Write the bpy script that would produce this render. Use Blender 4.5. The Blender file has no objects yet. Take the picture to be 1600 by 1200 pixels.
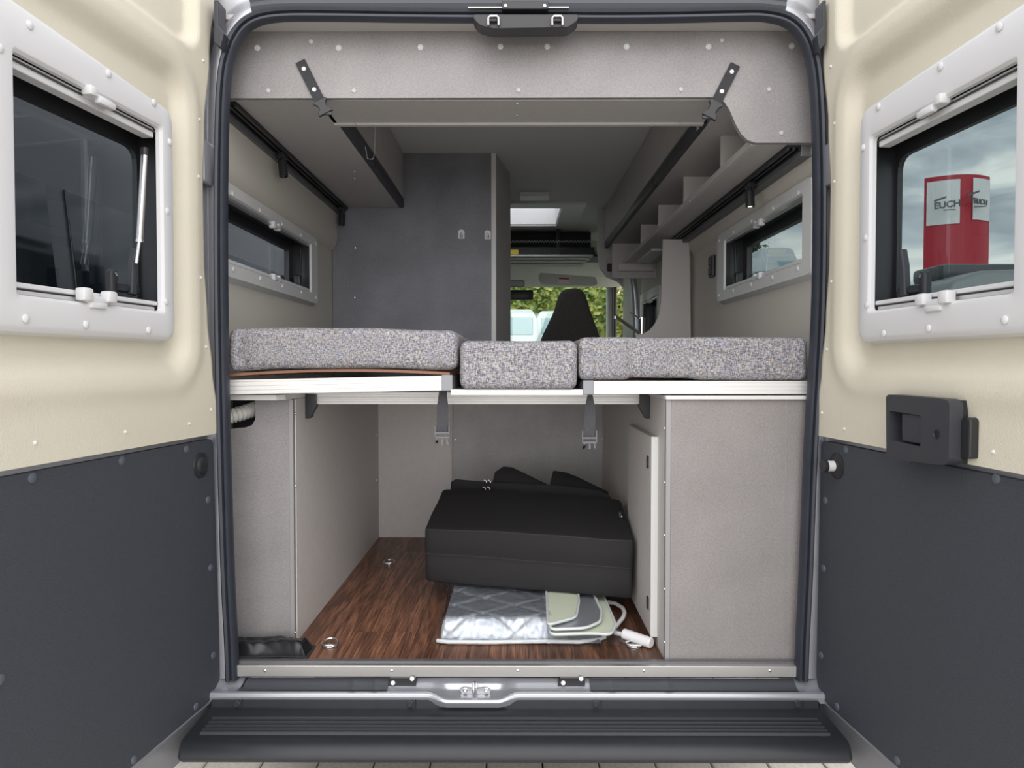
import bpy, bmesh, math, random
from mathutils import Vector, Matrix, noise
random.seed(7)
S = bpy.context.scene
COL = S.collection
# ------------------------------------------------------------------ camera
F = 1150.0
CAM = Vector((0.0, 0.0, 1.42))
PITCH = math.atan(30 / F); YAW = math.atan(4 / F)
cd = bpy.data.cameras.new('camera'); cam = bpy.data.objects.new('camera', cd); COL.objects.link(cam)
cd.sensor_width = 36; cd.lens = 36 * F / 1600; cd.clip_start = 0.02; cd.clip_end = 500
cam.location = CAM; cam.rotation_euler = (math.pi / 2 - PITCH, 0, YAW)
S.camera = cam
ROT = cam.rotation_euler.to_matrix()
def ray(px, py): return ROT @ Vector(((px - 800) / F, (600 - py) / F, -1.0))
def at(px, py, Y): d = ray(px, py); return CAM + d * ((Y - CAM.y) / d.y)
def at_z(px, py, Z): d = ray(px, py); return CAM + d * ((Z - CAM.z) / d.z)
def at_x(px, py, X): d = ray(px, py); return CAM + d * ((X - CAM.x) / d.x)
# ------------------------------------------------------------------ world, light, exposure
W = bpy.data.worlds.new('world'); S.world = W; W.use_nodes = True
nt = W.node_tree; nt.nodes.clear()
def N(t, **k):
    n = nt.nodes.new(t)
    for a, b in k.items(): setattr(n, a, b)
    return n
wo = N('ShaderNodeOutputWorld'); bg = N('ShaderNodeBackground'); tc = N('ShaderNodeTexCoord')
mp = N('ShaderNodeMapping'); mp.inputs['Scale'].default_value = (1.6, 1.6, 7.0)
nz = N('ShaderNodeTexNoise'); nz.inputs['Scale'].default_value = 2.2; nz.inputs['Detail'].default_value = 7; nz.inputs['Roughness'].default_value = .55; nz.inputs['Distortion'].default_value = .6
rp = N('ShaderNodeValToRGB'); e = rp.color_ramp.elements
e[0].position = .36; e[0].color = (.36, .385, .43, 1); e[1].position = .64; e[1].color = (1.06, 1.0, .95, 1)
m_ = rp.color_ramp.elements.new(.5); m_.color = (.60, .615, .65, 1)
L = nt.links
L.new(tc.outputs['Generated'], mp.inputs[0]); L.new(mp.outputs[0], nz.inputs['Vector']); L.new(nz.outputs[0], rp.inputs[0])
L.new(rp.outputs[0], bg.inputs[0]); L.new(bg.outputs[0], wo.inputs[0])
bg.inputs[1].default_value = 1.35
sd = bpy.data.lights.new('sun', 'SUN'); sd.energy = 1.5; sd.angle = math.radians(75); sd.color = (1, .965, .94)  # wide lamp added for bright cloud behind the camera, lifts the van interior
sun = bpy.data.objects.new('sun', sd); COL.objects.link(sun); sun.rotation_euler = (math.radians(66), 0, math.radians(4))
S.view_settings.view_transform = 'Standard'; S.view_settings.look = 'None'; S.view_settings.gamma = 1
S.view_settings.use_curve_mapping = False; S.view_settings.exposure = 0.76
S.cycles.max_bounces = 14; S.cycles.diffuse_bounces = 8; S.cycles.transparent_max_bounces = 16; S.cycles.glossy_bounces = 6
# ------------------------------------------------------------------ materials
def base_mat(name):
    m = bpy.data.materials.new(name); m.use_nodes = True
    b = m.node_tree.nodes['Principled BSDF']; return m, m.node_tree, b
def mat(name, col, rough=.5, metal=0, var=0.0, vscale=60, bump=0.0, bscale=300, stretch=(1, 1, 1), spec=None, big=0.0, bigscale=3, coat=0):
    m, t, b = base_mat(name); b.inputs['Roughness'].default_value = rough; b.inputs['Metallic'].default_value = metal
    b.inputs['Base Color'].default_value = (*col, 1)
    if spec is not None: b.inputs['Specular IOR Level'].default_value = spec
    if coat: b.inputs['Coat Weight'].default_value = coat
    tcn = t.nodes.new('ShaderNodeTexCoord'); mpn = t.nodes.new('ShaderNodeMapping'); mpn.inputs['Scale'].default_value = stretch
    t.links.new(tcn.outputs['Object'], mpn.inputs[0])
    col_out = None
    if var or big:
        fac = None
        def nn(sc, det):
            n = t.nodes.new('ShaderNodeTexNoise'); n.inputs['Scale'].default_value = sc; n.inputs['Detail'].default_value = det
            t.links.new(mpn.outputs[0], n.inputs['Vector']); return n
        def scaled(src, amt, colr):
            r = t.nodes.new('ShaderNodeMapRange'); r.inputs[1].default_value = .3; r.inputs[2].default_value = .7
            r.inputs[3].default_value = 1 - amt; r.inputs[4].default_value = 1 + amt
            t.links.new(src.outputs[0], r.inputs[0])
            mx = t.nodes.new('ShaderNodeVectorMath'); mx.operation = 'SCALE'
            if colr is None: mx.inputs[0].default_value = col
            else: t.links.new(colr, mx.inputs[0])
            t.links.new(r.outputs[0], mx.inputs['Scale']); return mx.outputs[0]
        c = None
        if var: c = scaled(nn(vscale, 3), var, None)
        if big: c = scaled(nn(bigscale, 4), big, c)
        t.links.new(c, b.inputs['Base Color'])
    if bump:
        n = t.nodes.new('ShaderNodeTexNoise'); n.inputs['Scale'].default_value = bscale; n.inputs['Detail'].default_value = 2
        t.links.new(mpn.outputs[0], n.inputs['Vector'])
        bp = t.nodes.new('ShaderNodeBump'); bp.inputs['Strength'].default_value = bump; bp.inputs['Distance'].default_value = .002
        t.links.new(n.outputs[0], bp.inputs['Height']); t.links.new(bp.outputs[0], b.inputs['Normal'])
    return m
def tweed():
    m, t, b = base_mat('tweed'); b.inputs['Roughness'].default_value = .95; b.inputs['Specular IOR Level'].default_value = .1
    tcn = t.nodes.new('ShaderNodeTexCoord')
    def ns(scale, st, det=2, w=0):
        mpn = t.nodes.new('ShaderNodeMapping'); mpn.inputs['Scale'].default_value = st; mpn.inputs['Location'].default_value = (w, w, w)
        t.links.new(tcn.outputs['Object'], mpn.inputs[0])
        n = t.nodes.new('ShaderNodeTexNoise'); n.inputs['Scale'].default_value = scale; n.inputs['Detail'].default_value = det
        t.links.new(mpn.outputs[0], n.inputs['Vector']); return n
    a = ns(125, (1, 1, 4.5), 3); c = ns(125, (4.5, 1, 1), 3, w=3)
    ad = t.nodes.new('ShaderNodeMath'); ad.operation = 'ADD'; t.links.new(a.outputs[0], ad.inputs[0]); t.links.new(c.outputs[0], ad.inputs[1])
    hf = t.nodes.new('ShaderNodeMath'); hf.operation = 'MULTIPLY'; hf.inputs[1].default_value = .5; t.links.new(ad.outputs[0], hf.inputs[0])
    r = t.nodes.new('ShaderNodeValToRGB'); e = r.color_ramp.elements
    e[0].position = .41; e[0].color = (.11, .11, .122, 1); e[1].position = .60; e[1].color = (.46, .445, .445, 1)
    x = e.new(.47); x.color = (.215, .21, .222, 1); x = e.new(.53); x.color = (.31, .30, .305, 1)
    t.links.new(hf.outputs[0], r.inputs[0])
    h = ns(60, (1, 1, 5), 2, 9)
    r2 = t.nodes.new('ShaderNodeValToRGB'); e = r2.color_ramp.elements
    e[0].position = .38; e[0].color = (.90, .94, 1.08, 1); e[1].position = .64; e[1].color = (1.07, 1.0, .95, 1)
    x = e.new(.5); x.color = (1, 1, 1, 1)
    t.links.new(h.outputs[0], r2.inputs[0])
    mu = t.nodes.new('ShaderNodeVectorMath'); mu.operation = 'MULTIPLY'
    t.links.new(r.outputs[0], mu.inputs[0]); t.links.new(r2.outputs[0], mu.inputs[1]); t.links.new(mu.outputs[0], b.inputs['Base Color'])
    bp = t.nodes.new('ShaderNodeBump'); bp.inputs['Strength'].default_value = .5; bp.inputs['Distance'].default_value = .002
    t.links.new(hf.outputs[0], bp.inputs['Height']); t.links.new(bp.outputs[0], b.inputs['Normal'])
    return m
def wood():
    m, t, b = base_mat('wood_vinyl'); b.inputs['Roughness'].default_value = .42
    tcn = t.nodes.new('ShaderNodeTexCoord'); oi = t.nodes.new('ShaderNodeObjectInfo')
    ad = t.nodes.new('ShaderNodeVectorMath'); ad.operation = 'ADD'
    sc = t.nodes.new('ShaderNodeVectorMath'); sc.operation = 'SCALE'; sc.inputs[0].default_value = (9, 7, 0)
    t.links.new(oi.outputs['Random'], sc.inputs['Scale']); t.links.new(tcn.outputs['Object'], ad.inputs[0]); t.links.new(sc.outputs[0], ad.inputs[1])
    mpn = t.nodes.new('ShaderNodeMapping'); mpn.inputs['Scale'].default_value = (12, .9, 1); t.links.new(ad.outputs[0], mpn.inputs[0])
    n = t.nodes.new('ShaderNodeTexNoise'); n.inputs['Scale'].default_value = 1.6; n.inputs['Detail'].default_value = 3; n.inputs['Distortion'].default_value = .4
    t.links.new(mpn.outputs[0], n.inputs['Vector'])
    ml = t.nodes.new('ShaderNodeMath'); ml.operation = 'MULTIPLY'; ml.inputs[1].default_value = 34; t.links.new(n.outputs[0], ml.inputs[0])
    sn = t.nodes.new('ShaderNodeMath'); sn.operation = 'SINE'; t.links.new(ml.outputs[0], sn.inputs[0])
    mp2 = t.nodes.new('ShaderNodeMapping'); mp2.inputs['Scale'].default_value = (110, 2.2, 1); t.links.new(ad.outputs[0], mp2.inputs[0])
    n2 = t.nodes.new('ShaderNodeTexNoise'); n2.inputs['Scale'].default_value = 4; n2.inputs['Detail'].default_value = 4; t.links.new(mp2.outputs[0], n2.inputs['Vector'])
    s2 = t.nodes.new('ShaderNodeMath'); s2.operation = 'MULTIPLY_ADD'; s2.inputs[1].default_value = .09; t.links.new(sn.outputs[0], s2.inputs[0]); t.links.new(n2.outputs[0], s2.inputs[2])
    r = t.nodes.new('ShaderNodeValToRGB'); e = r.color_ramp.elements
    e[0].position = .3; e[0].color = (.05, .022, .013, 1); e[1].position = .70; e[1].color = (.30, .14, .08, 1)
    x = e.new(.5); x.color = (.14, .06, .034, 1)
    t.links.new(s2.outputs[0], r.inputs[0])
    hs = t.nodes.new('ShaderNodeHueSaturation'); mr = t.nodes.new('ShaderNodeMapRange'); mr.inputs[3].default_value = .75; mr.inputs[4].default_value = 1.35
    t.links.new(oi.outputs['Random'], mr.inputs[0]); t.links.new(mr.outputs[0], hs.inputs['Value']); t.links.new(r.outputs[0], hs.inputs['Color'])
    t.links.new(hs.outputs[0], b.inputs['Base Color'])
    return m
def glass(name, tint, refl=.08, col2=None):
    m = bpy.data.materials.new(name); m.use_nodes = True; t = m.node_tree; t.nodes.clear()
    o = t.nodes.new('ShaderNodeOutputMaterial'); mx = t.nodes.new('ShaderNodeMixShader')
    tr = t.nodes.new('ShaderNodeBsdfTransparent'); tr.inputs[0].default_value = (*tint, 1)
    gl = t.nodes.new('ShaderNodeBsdfGlossy'); gl.inputs['Roughness'].default_value = .015; gl.inputs[0].default_value = (.9, .95, 1, 1)
    lw = t.nodes.new('ShaderNodeLayerWeight'); lw.inputs[0].default_value = .5
    pw5 = t.nodes.new('ShaderNodeMath'); pw5.operation = 'POWER'; pw5.inputs[1].default_value = 4.5; t.links.new(lw.outputs['Facing'], pw5.inputs[0])
    fr = t.nodes.new('ShaderNodeMath'); fr.operation = 'MULTIPLY_ADD'; fr.inputs[1].default_value = .8; fr.inputs[2].default_value = refl * .5; t.links.new(pw5.outputs[0], fr.inputs[0])
    t.links.new(fr.outputs[0], mx.inputs[0]); t.links.new(tr.outputs[0], mx.inputs[1]); t.links.new(gl.outputs[0], mx.inputs[2]); t.links.new(mx.outputs[0], o.inputs[0])
    return m
def emis(name, col, st):
    m, t, b = base_mat(name); b.inputs['Base Color'].default_value = (0, 0, 0, 1); b.inputs['Emission Color'].default_value = (*col, 1); b.inputs['Emission Strength'].default_value = st; return m
def leafmat(name, c1, c2):
    m, t, b = base_mat(name); b.inputs['Roughness'].default_value = .7
    tcn = t.nodes.new('ShaderNodeTexCoord'); n = t.nodes.new('ShaderNodeTexNoise'); n.inputs['Scale'].default_value = 3.5; n.inputs['Detail'].default_value = 5
    t.links.new(tcn.outputs['Object'], n.inputs['Vector']); r = t.nodes.new('ShaderNodeValToRGB')
    r.color_ramp.elements[0].position = .4; r.color_ramp.elements[0].color = (*c1, 1); r.color_ramp.elements[1].position = .62; r.color_ramp.elements[1].color = (*c2, 1)
    t.links.new(n.outputs[0], r.inputs[0]); t.links.new(r.outputs[0], b.inputs['Base Color']); return m
M = dict(
    beige=mat('beige_vinyl', (.65, .61, .50), .55, bump=.35, bscale=260, big=.03),
    frame=mat('white_plastic', (.66, .66, .67), .38),
    framein=mat('grey_white_plastic', (.62, .63, .63), .42),
    dark=mat('charcoal_board', (.044, .050, .062), .62, var=.22, vscale=420, bump=.4, bscale=500),
    screwd=mat('slate_plastic', (.085, .095, .12), .45),
    felt=mat('grey_felt_board', (.25, .238, .24), .42, var=.13, vscale=230, bump=.25, bscale=330, big=.10, bigscale=6),
    feltr=mat('warm_grey_felt_board', (.25, .232, .228), .5, var=.12, vscale=230, bump=.25, bscale=330, big=.08, bigscale=6),
    board=mat('taupe_board', (.46, .44, .43), .55, var=.03, vscale=50),
    boardl=mat('light_taupe_board', (.50, .475, .46), .5),
    slate=mat('slate_panel', (.205, .205, .232), .6, var=.08, vscale=120, big=.16, bigscale=5),
    trackg=mat('track_grey', (.13, .13, .14), .5),
    trimg=mat('grey_trim_profile', (.30, .29, .295), .45, .2),
    gboard=mat('garage_board', (.60, .57, .55), .55, var=.03, vscale=50),
    slate2=mat('grey_back_panel', (.43, .425, .425), .6, var=.06, vscale=120, big=.12, bigscale=6),
    liner=mat('wall_lining', (.55, .53, .475), .8, bump=.15, bscale=300),
    ceil=mat('ceiling_lining', (.66, .655, .65), .8, bump=.1, bscale=300),
    strip=mat('anthracite_profile', (.035, .037, .045), .45),
    black=mat('black_plastic', (.018, .019, .022), .38),
    handle=mat('handle_plastic', (.035, .037, .045), .5, bump=.15, bscale=600),
    rubber=mat('seal_rubber', (.028, .032, .045), .42, var=.1, vscale=20),
    channel=mat('dark_and_shaded_body', (.055, .059, .070), .4),
    silver=mat('silver_paint', (.43, .44, .48), .28, .55),
    silverd=mat('grey_paint', (.20, .205, .225), .35, .3),
    alu=mat('brushed_aluminium', (.60, .595, .585), .33, .85, var=.07, vscale=8, stretch=(.3, 1, 1)),
    aluw=mat('matt_aluminium', (.72, .71, .70), .42, .25),
    edge=mat('edge_banding', (.66, .66, .65), .4),
    caps=mat('cap_plastic', (.24, .25, .27), .4),
    chrome=mat('chrome', (.8, .8, .8), .12, 1),
    nickel=mat('nickel', (.62, .61, .6), .25, 1),
    tweed=tweed(), wood=wood(),
    ply=mat('birch_slat', (.25, .12, .07), .5),
    web=mat('black_webbing', (.035, .036, .042), .85, var=.3, vscale=400, bump=.3, bscale=700),
    webg=mat('charcoal_webbing', (.06, .06, .068), .85, var=.3, vscale=400, bump=.3, bscale=700),
    clearp=mat('smoked_clear_plastic', (.12, .12, .13), .2),
    bag=mat('black_canvas', (.0125, .0115, .0125), .8, var=.18, vscale=500, bump=.3, bscale=500),
    pipe=mat('seam_piping', (.03, .029, .031), .7),
    foil=mat('quilted_foil', (.56, .60, .66), .36, .75, bump=.5, bscale=30),
    mint=mat('pale_green_lining', (.60, .66, .52), .7), trimw=mat('grey_white_binding', (.62, .64, .65), .6),
    white=mat('white_enamel', (.78, .78, .79), .35),
    hose=mat('hose_plastic', (.62, .61, .58), .45),
    vinylb=mat('black_vinyl', (.014, .015, .018), .26),
    seat=mat('seat_cloth', (.075, .07, .068), .9, var=.15, vscale=60),
    cabin=mat('cab_plastic', (.66, .67, .62), .7), cabd=mat('dark_cab_plastic', (.02, .022, .03), .6),
    yellow=mat('yellow_label', (.8, .62, .05), .6), red=mat('red_print', (.5, .06, .05), .6), wpaper=mat('white_label', (.75, .75, .73), .6),
    bumper=mat('bumper_plastic', (.016, .018, .023), .5, var=.08, vscale=30, bump=.12, bscale=500),
    paver=mat('concrete_paver', (.52, .49, .43), .85, var=.12, vscale=60, big=.1), joint=mat('joint_sand', (.10, .095, .085), .95),
    carw=mat('white_vehicle_paint', (.55, .58, .60), .3), carg=mat('dark_grey_paint', (.06, .062, .068), .32, .1), carl=mat('mid_grey_paint', (.24, .25, .26), .35, .2),
    cargl=mat('dark_vehicle_glass', (.015, .02, .025), .06), cargb=mat('blue_vehicle_glass', (.25, .36, .42), .08), tyre=mat('tyre_rubber', (.015, .015, .015), .8),
    signr=mat('sign_red', (.42, .012, .03), .45), signw=mat('sign_white', (.72, .72, .72), .5), signt=mat('sign_print_grey', (.10, .10, .11), .6),
    hedge=leafmat('hedge_leaves', (.09, .15, .03), (.44, .44, .12)), tree=leafmat('tree_leaves', (.012, .03, .018), (.05, .09, .04)), bark=mat('bark', (.07, .05, .035), .9),
    tint=glass('tinted_acrylic', (.52, .57, .57)), tintd=glass('smoked_acrylic', (.60, .63, .65)), clear=glass('windscreen_glass', (.85, .92, .88)),
    poly=glass('clear_film', (.97, .98, .985), .16), lamp=emis('lamp_led', (1, .95, .85), 6), skylit=mat('opal_acrylic', (.8, .8, .8), .4),
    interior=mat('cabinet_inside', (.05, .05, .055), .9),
)
sk = M['skylit'].node_tree.nodes['Principled BSDF']; sk.inputs['Transmission Weight'].default_value = .9; sk.inputs['Roughness'].default_value = .6; sk.inputs['Base Color'].default_value = (1, 1, 1, 1)
# ------------------------------------------------------------------ object helpers
ORG = {}
def _link(o, org, parent):
    COL.objects.link(o)
    if parent is not None: o.parent = parent; o.location = org - ORG[parent.name]
    else: o.location = org
    ORG[o.name] = org.copy(); return o
def props(o, label=None, cat=None, group=None, kind=None):
    if label: o['label'] = label
    if cat: o['category'] = cat
    if group: o['group'] = group
    if kind: o['kind'] = kind
    return o
def empty(name, loc, label=None, cat=None, group=None, kind=None, parent=None):
    o = bpy.data.objects.new(name, None); o.empty_display_size = .05
    _link(o, Vector(loc), parent); return props(o, label, cat, group, kind)
class B:
    def __init__(s): s.bm = bmesh.new()
    def poly(s, pts, faces):
        vs = [s.bm.verts.new(p) for p in pts]
        for f in faces:
            try: s.bm.faces.new([vs[i] for i in f])
            except ValueError: pass
        return vs
    def box(s, x0, x1, y0, y1, z0, z1, bev=0, seg=2):
        t = bmesh.new(); bmesh.ops.create_cube(t, size=1)
        for v in t.verts: v.co = Vector(((x0 + x1) / 2 + v.co.x * (x1 - x0), (y0 + y1) / 2 + v.co.y * (y1 - y0), (z0 + z1) / 2 + v.co.z * (z1 - z0)))
        if bev: bmesh.ops.bevel(t, geom=list(t.edges), offset=bev, segments=seg, affect='EDGES', profile=.5)
        s.merge(t); return s
    def merge(s, t, mtx=None):
        t.verts.index_update(); vs = [s.bm.verts.new(mtx @ v.co if mtx else v.co) for v in t.verts]
        for f in t.faces:
            try: s.bm.faces.new([vs[v.index] for v in f.verts])
            except ValueError: pass
        t.free()
    def prism(s, pts, vec, bev=0, seg=2):
        t = bmesh.new(); vec = Vector(vec); n = len(pts)
        a = [t.verts.new(Vector(p)) for p in pts]; b = [t.verts.new(Vector(p) + vec) for p in pts]
        t.faces.new(a); t.faces.new(b[::-1])
        for i in range(n): t.faces.new((a[i], b[i], b[(i + 1) % n], a[(i + 1) % n]))
        bmesh.ops.recalc_face_normals(t, faces=t.faces)
        if bev: bmesh.ops.bevel(t, geom=[e for e in t.edges if (len(e.link_faces) == 2 and e.calc_face_angle(0) > .6)], offset=bev, segments=seg, affect='EDGES', profile=.5)
        s.merge(t); return s
    def ring(s, outer, inner, vec):
        """a plate with one hole: both outlines have the same number of points"""
        vec = Vector(vec); n = len(outer)
        A = [s.bm.verts.new(Vector(p)) for p in outer]; I = [s.bm.verts.new(Vector(p)) for p in inner]
        A2 = [s.bm.verts.new(Vector(p) + vec) for p in outer]; I2 = [s.bm.verts.new(Vector(p) + vec) for p in inner]
        for i in range(n):
            j = (i + 1) % n
            s.bm.faces.new((A[i], A[j], I[j], I[i])); s.bm.faces.new((A2[i], I2[i], I2[j], A2[j]))
            s.bm.faces.new((A[i], A2[i], A2[j], A[j])); s.bm.faces.new((I[i], I[j], I2[j], I2[i]))
        return s
    def cyl(s, p0, p1, r, r1=None, seg=20, caps=True):
        p0 = Vector(p0); p1 = Vector(p1); r1 = r if r1 is None else r1
        d = (p1 - p0).normalized(); a = d.orthogonal().normalized(); b = d.cross(a)
        R0 = [s.bm.verts.new(p0 + (a * math.cos(t) + b * math.sin(t)) * r) for t in [2 * math.pi * i / seg for i in range(seg)]]
        R1 = [s.bm.verts.new(p1 + (a * math.cos(t) + b * math.sin(t)) * r1) for t in [2 * math.pi * i / seg for i in range(seg)]]
        for i in range(seg): s.bm.faces.new((R0[i], R0[(i + 1) % seg], R1[(i + 1) % seg], R1[i]))
        if caps: s.bm.faces.new(R0[::-1]); s.bm.faces.new(R1)
        return s
    def lathe(s, o, axis, prof, seg=24):
        """prof: (distance along axis, radius)"""
        o = Vector(o); d = Vector(axis).normalized(); a = d.orthogonal().normalized(); b = d.cross(a); prev = None
        for (h, r) in prof:
            R = [s.bm.verts.new(o + d * h + (a * math.cos(t) + b * math.sin(t)) * max(r, 1e-5)) for t in [2 * math.pi * i / seg for i in range(seg)]]
            if prev:
                for i in range(seg): s.bm.faces.new((prev[i], prev[(i + 1) % seg], R[(i + 1) % seg], R[i]))
            else: s.bm.faces.new(R[::-1])
            prev = R
        s.bm.faces.new(prev); return s
    def sweep(s, path, prof, ref, closed=False):
        """prof: list of (across, along ref) offsets; ref: constant direction"""
        path = [Vector(p) for p in path]; ref = Vector(ref).normalized(); n = len(path); rings = []
        for i, p in enumerate(path):
            if closed: t = path[(i + 1) % n] - path[i - 1]
            else: t = path[min(i + 1, n - 1)] - path[max(i - 1, 0)]
            t = (t - ref * t.dot(ref)).normalized(); sd_ = t.cross(ref).normalized()
            rings.append([s.bm.verts.new(p + sd_ * a + ref * b) for a, b in prof])
        m = len(prof)
        for i in range(n if closed else n - 1):
            A = rings[i]; C = rings[(i + 1) % n]
            for k in range(m): s.bm.faces.new((A[k], A[(k + 1) % m], C[(k + 1) % m], C[k]))
        if not closed: s.bm.faces.new(rings[0][::-1]); s.bm.faces.new(rings[-1])
        return s
    def tube(s, path, r, seg=10, taper=None):
        path = [Vector(p) for p in path]; n = len(path); prev = None; a = None
        for i, p in enumerate(path):
            t = (path[min(i + 1, n - 1)] - path[max(i - 1, 0)]).normalized()
            if a is None: a = t.orthogonal().normalized()
            a = (a - t * a.dot(t)).normalized(); b = t.cross(a); rr = taper(i) if taper else r
            R = [s.bm.verts.new(p + (a * math.cos(q) + b * math.sin(q)) * rr) for q in [2 * math.pi * k / seg for k in range(seg)]]
            if prev:
                for k in range(seg): s.bm.faces.new((prev[k], prev[(k + 1) % seg], R[(k + 1) % seg], R[k]))
            else: s.bm.faces.new(R[::-1])
            prev = R
        s.bm.faces.new(prev); return s
    def grid(s, fn, nu, nv, flip=False):
        V = [[s.bm.verts.new(fn(i / nu, j / nv)) for j in range(nv + 1)] for i in range(nu + 1)]
        for i in range(nu):
            for j in range(nv):
                q = (V[i][j], V[i + 1][j], V[i + 1][j + 1], V[i][j + 1])
                s.bm.faces.new(q[::-1] if flip else q)
        return s
    def done(s, name, m, parent=None, label=None, cat=None, group=None, kind=None, smooth=None, recalc=True, bev=0):
        bm = s.bm
        if bev: bmesh.ops.bevel(bm, geom=[e for e in bm.edges if len(e.link_faces) == 2 and e.calc_face_angle(0) > .6], offset=bev, segments=2, affect='EDGES', profile=.5)
        if recalc: bmesh.ops.recalc_face_normals(bm, faces=bm.faces)
        co = [v.co for v in bm.verts]
        org = Vector(((min(c.x for c in co) + max(c.x for c in co)) / 2, (min(c.y for c in co) + max(c.y for c in co)) / 2, min(c.z for c in co)))
        bmesh.ops.translate(bm, verts=bm.verts, vec=-org)
        me = bpy.data.meshes.new(name); bm.to_mesh(me); bm.free(); me.materials.append(M[m] if isinstance(m, str) else m)
        if smooth is not None:
            me.shade_smooth()
            if smooth < 3: me.set_sharp_from_angle(angle=smooth)
        o = bpy.data.objects.new(name, me); _link(o, org, parent); return props(o, label, cat, group, kind)
def inst(name, src, loc, normal, parent, m=None):
    """a copy of the mesh src (built along +Z) turned to face NORMAL"""
    o = bpy.data.objects.new(name, src); o.rotation_euler = Vector((0, 0, 1)).rotation_difference(Vector(normal)).to_euler()
    return _link(o, Vector(loc), parent)
def rawmesh(b, m, smooth=.6):
    bmesh.ops.recalc_face_normals(b.bm, faces=b.bm.faces); me = bpy.data.meshes.new('m'); b.bm.to_mesh(me); b.bm.free(); me.materials.append(M[m]); me.shade_smooth(); me.set_sharp_from_angle(angle=smooth); return me
def softbox(x0, x1, y0, y1, z0, z1, r, amp=0, cuts=(40, 10, 10), warp=None, seed=0):
    b = B(); bm = b.bm; nx, ny, nz_ = cuts
    def dist(n, w):  # more points near the ends
        rr = min(r / w, .45); k = max(3, n // 8)
        a = [rr * (1 - math.cos(math.pi / 2 * i / k)) for i in range(k)]; mid = n - 2 * k
        return a + [rr + (1 - 2 * rr) * i / mid for i in range(mid + 1)] + [1 - q for q in reversed(a)]
    X = dist(nx, x1 - x0); Y = dist(ny, y1 - y0); Z = dist(nz_, z1 - z0)
    vs = {}
    def vert(i, j, k):
        if (i, j, k) in vs: return vs[(i, j, k)]
        p = Vector((x0 + X[i] * (x1 - x0), y0 + Y[j] * (y1 - y0), z0 + Z[k] * (z1 - z0)))
        q = Vector((min(max(p.x, x0 + r), x1 - r), min(max(p.y, y0 + r), y1 - r), min(max(p.z, z0 + r), z1 - r)))
        d = p - q
        if d.length > 1e-9: p = q + d.normalized() * r
        if amp:
            w = noise.noise_vector(p * 6 + Vector((seed, seed, 0))); p = p + w * amp
        if warp: p = warp(p)
        vs[(i, j, k)] = bm.verts.new(p); return vs[(i, j, k)]
    a, c, d = len(X) - 1, len(Y) - 1, len(Z) - 1
    for i in range(a):
        for j in range(c):
            for k in (0, d): bm.faces.new((vert(i, j, k), vert(i + 1, j, k), vert(i + 1, j + 1, k), vert(i, j + 1, k)))
        for k in range(d):
            for j in (0, c): bm.faces.new((vert(i, j, k), vert(i + 1, j, k), vert(i + 1, j, k + 1), vert(i, j, k + 1)))
    for j in range(c):
        for k in range(d):
            for i in (0, a): bm.faces.new((vert(i, j, k), vert(i, j + 1, k), vert(i, j + 1, k + 1), vert(i, j, k + 1)))
    return b
def sm(t): t = min(max(t, 0), 1); return t * t * (3 - 2 * t)
def roundpoly(pts, r, seg=5):
    """pts 2D/3D polygon, corners rounded by quadratic curve; r may be a list"""
    pts = [Vector(p) for p in pts]; n = len(pts); out = []
    for i, p in enumerate(pts):
        ri = r[i] if isinstance(r, (list, tuple)) else r
        a = pts[i - 1]; c = pts[(i + 1) % n]
        if ri <= 0: out.append(p); continue
        da = (a - p); dc = (c - p); ra = min(ri, da.length * .48); rc = min(ri, dc.length * .48)
        s0 = p + da.normalized() * ra; s1 = p + dc.normalized() * rc
        for k in range(seg + 1):
            t = k / seg; out.append(s0 * (1 - t) ** 2 + p * 2 * t * (1 - t) + s1 * t * t)
    return out
# shared small meshes
SCREW = rawmesh(B().lathe((0, 0, 0), (0, 0, 1), [(0, .0095), (.002, .009), (.0035, .006), (.004, 0)], 14), 'screwd')
PIN = rawmesh(B().lathe((0, 0, 0), (0, 0, 1), [(0, .0042), (.003, .0036), (.0045, .0015), (.0048, 0)], 12), 'edge')
CAPW = rawmesh(B().lathe((0, 0, 0), (0, 0, 1), [(0, .0078), (.002, .0074), (.0035, .005), (.004, 0)], 14), 'frame')
CAPF = rawmesh(B().lathe((0, 0, 0), (0, 0, 1), [(0, .0062), (.002, .0058), (.003, .004), (.0032, 0)], 14), 'board')
SCW = rawmesh(B().lathe((0, 0, 0), (0, 0, 1), [(0, .0075), (.001, .0075), (.0012, .0055), (-.0005, .0045), (.0015, .004), (.002, 0)], 16), 'trimw')
STUD = rawmesh(B().lathe((0, 0, 0), (0, 0, 1), [(0, .006), (.002, .0055), (.003, 0)], 14), 'frame')
RVT = rawmesh(B().lathe((0, 0, 0), (0, 0, 1), [(0, .004), (.0015, .0036), (.0025, 0)], 12), 'chrome')
# ------------------------------------------------------------------ levels of the place
YO = 1.87                                   # plane of the rear opening
FZ = at(700, 1036, 1.90).z                  # floor of the van
WX = .82                                    # inner half width
CZ = at(700, 238, 3.30).z                   # ceiling
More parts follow.
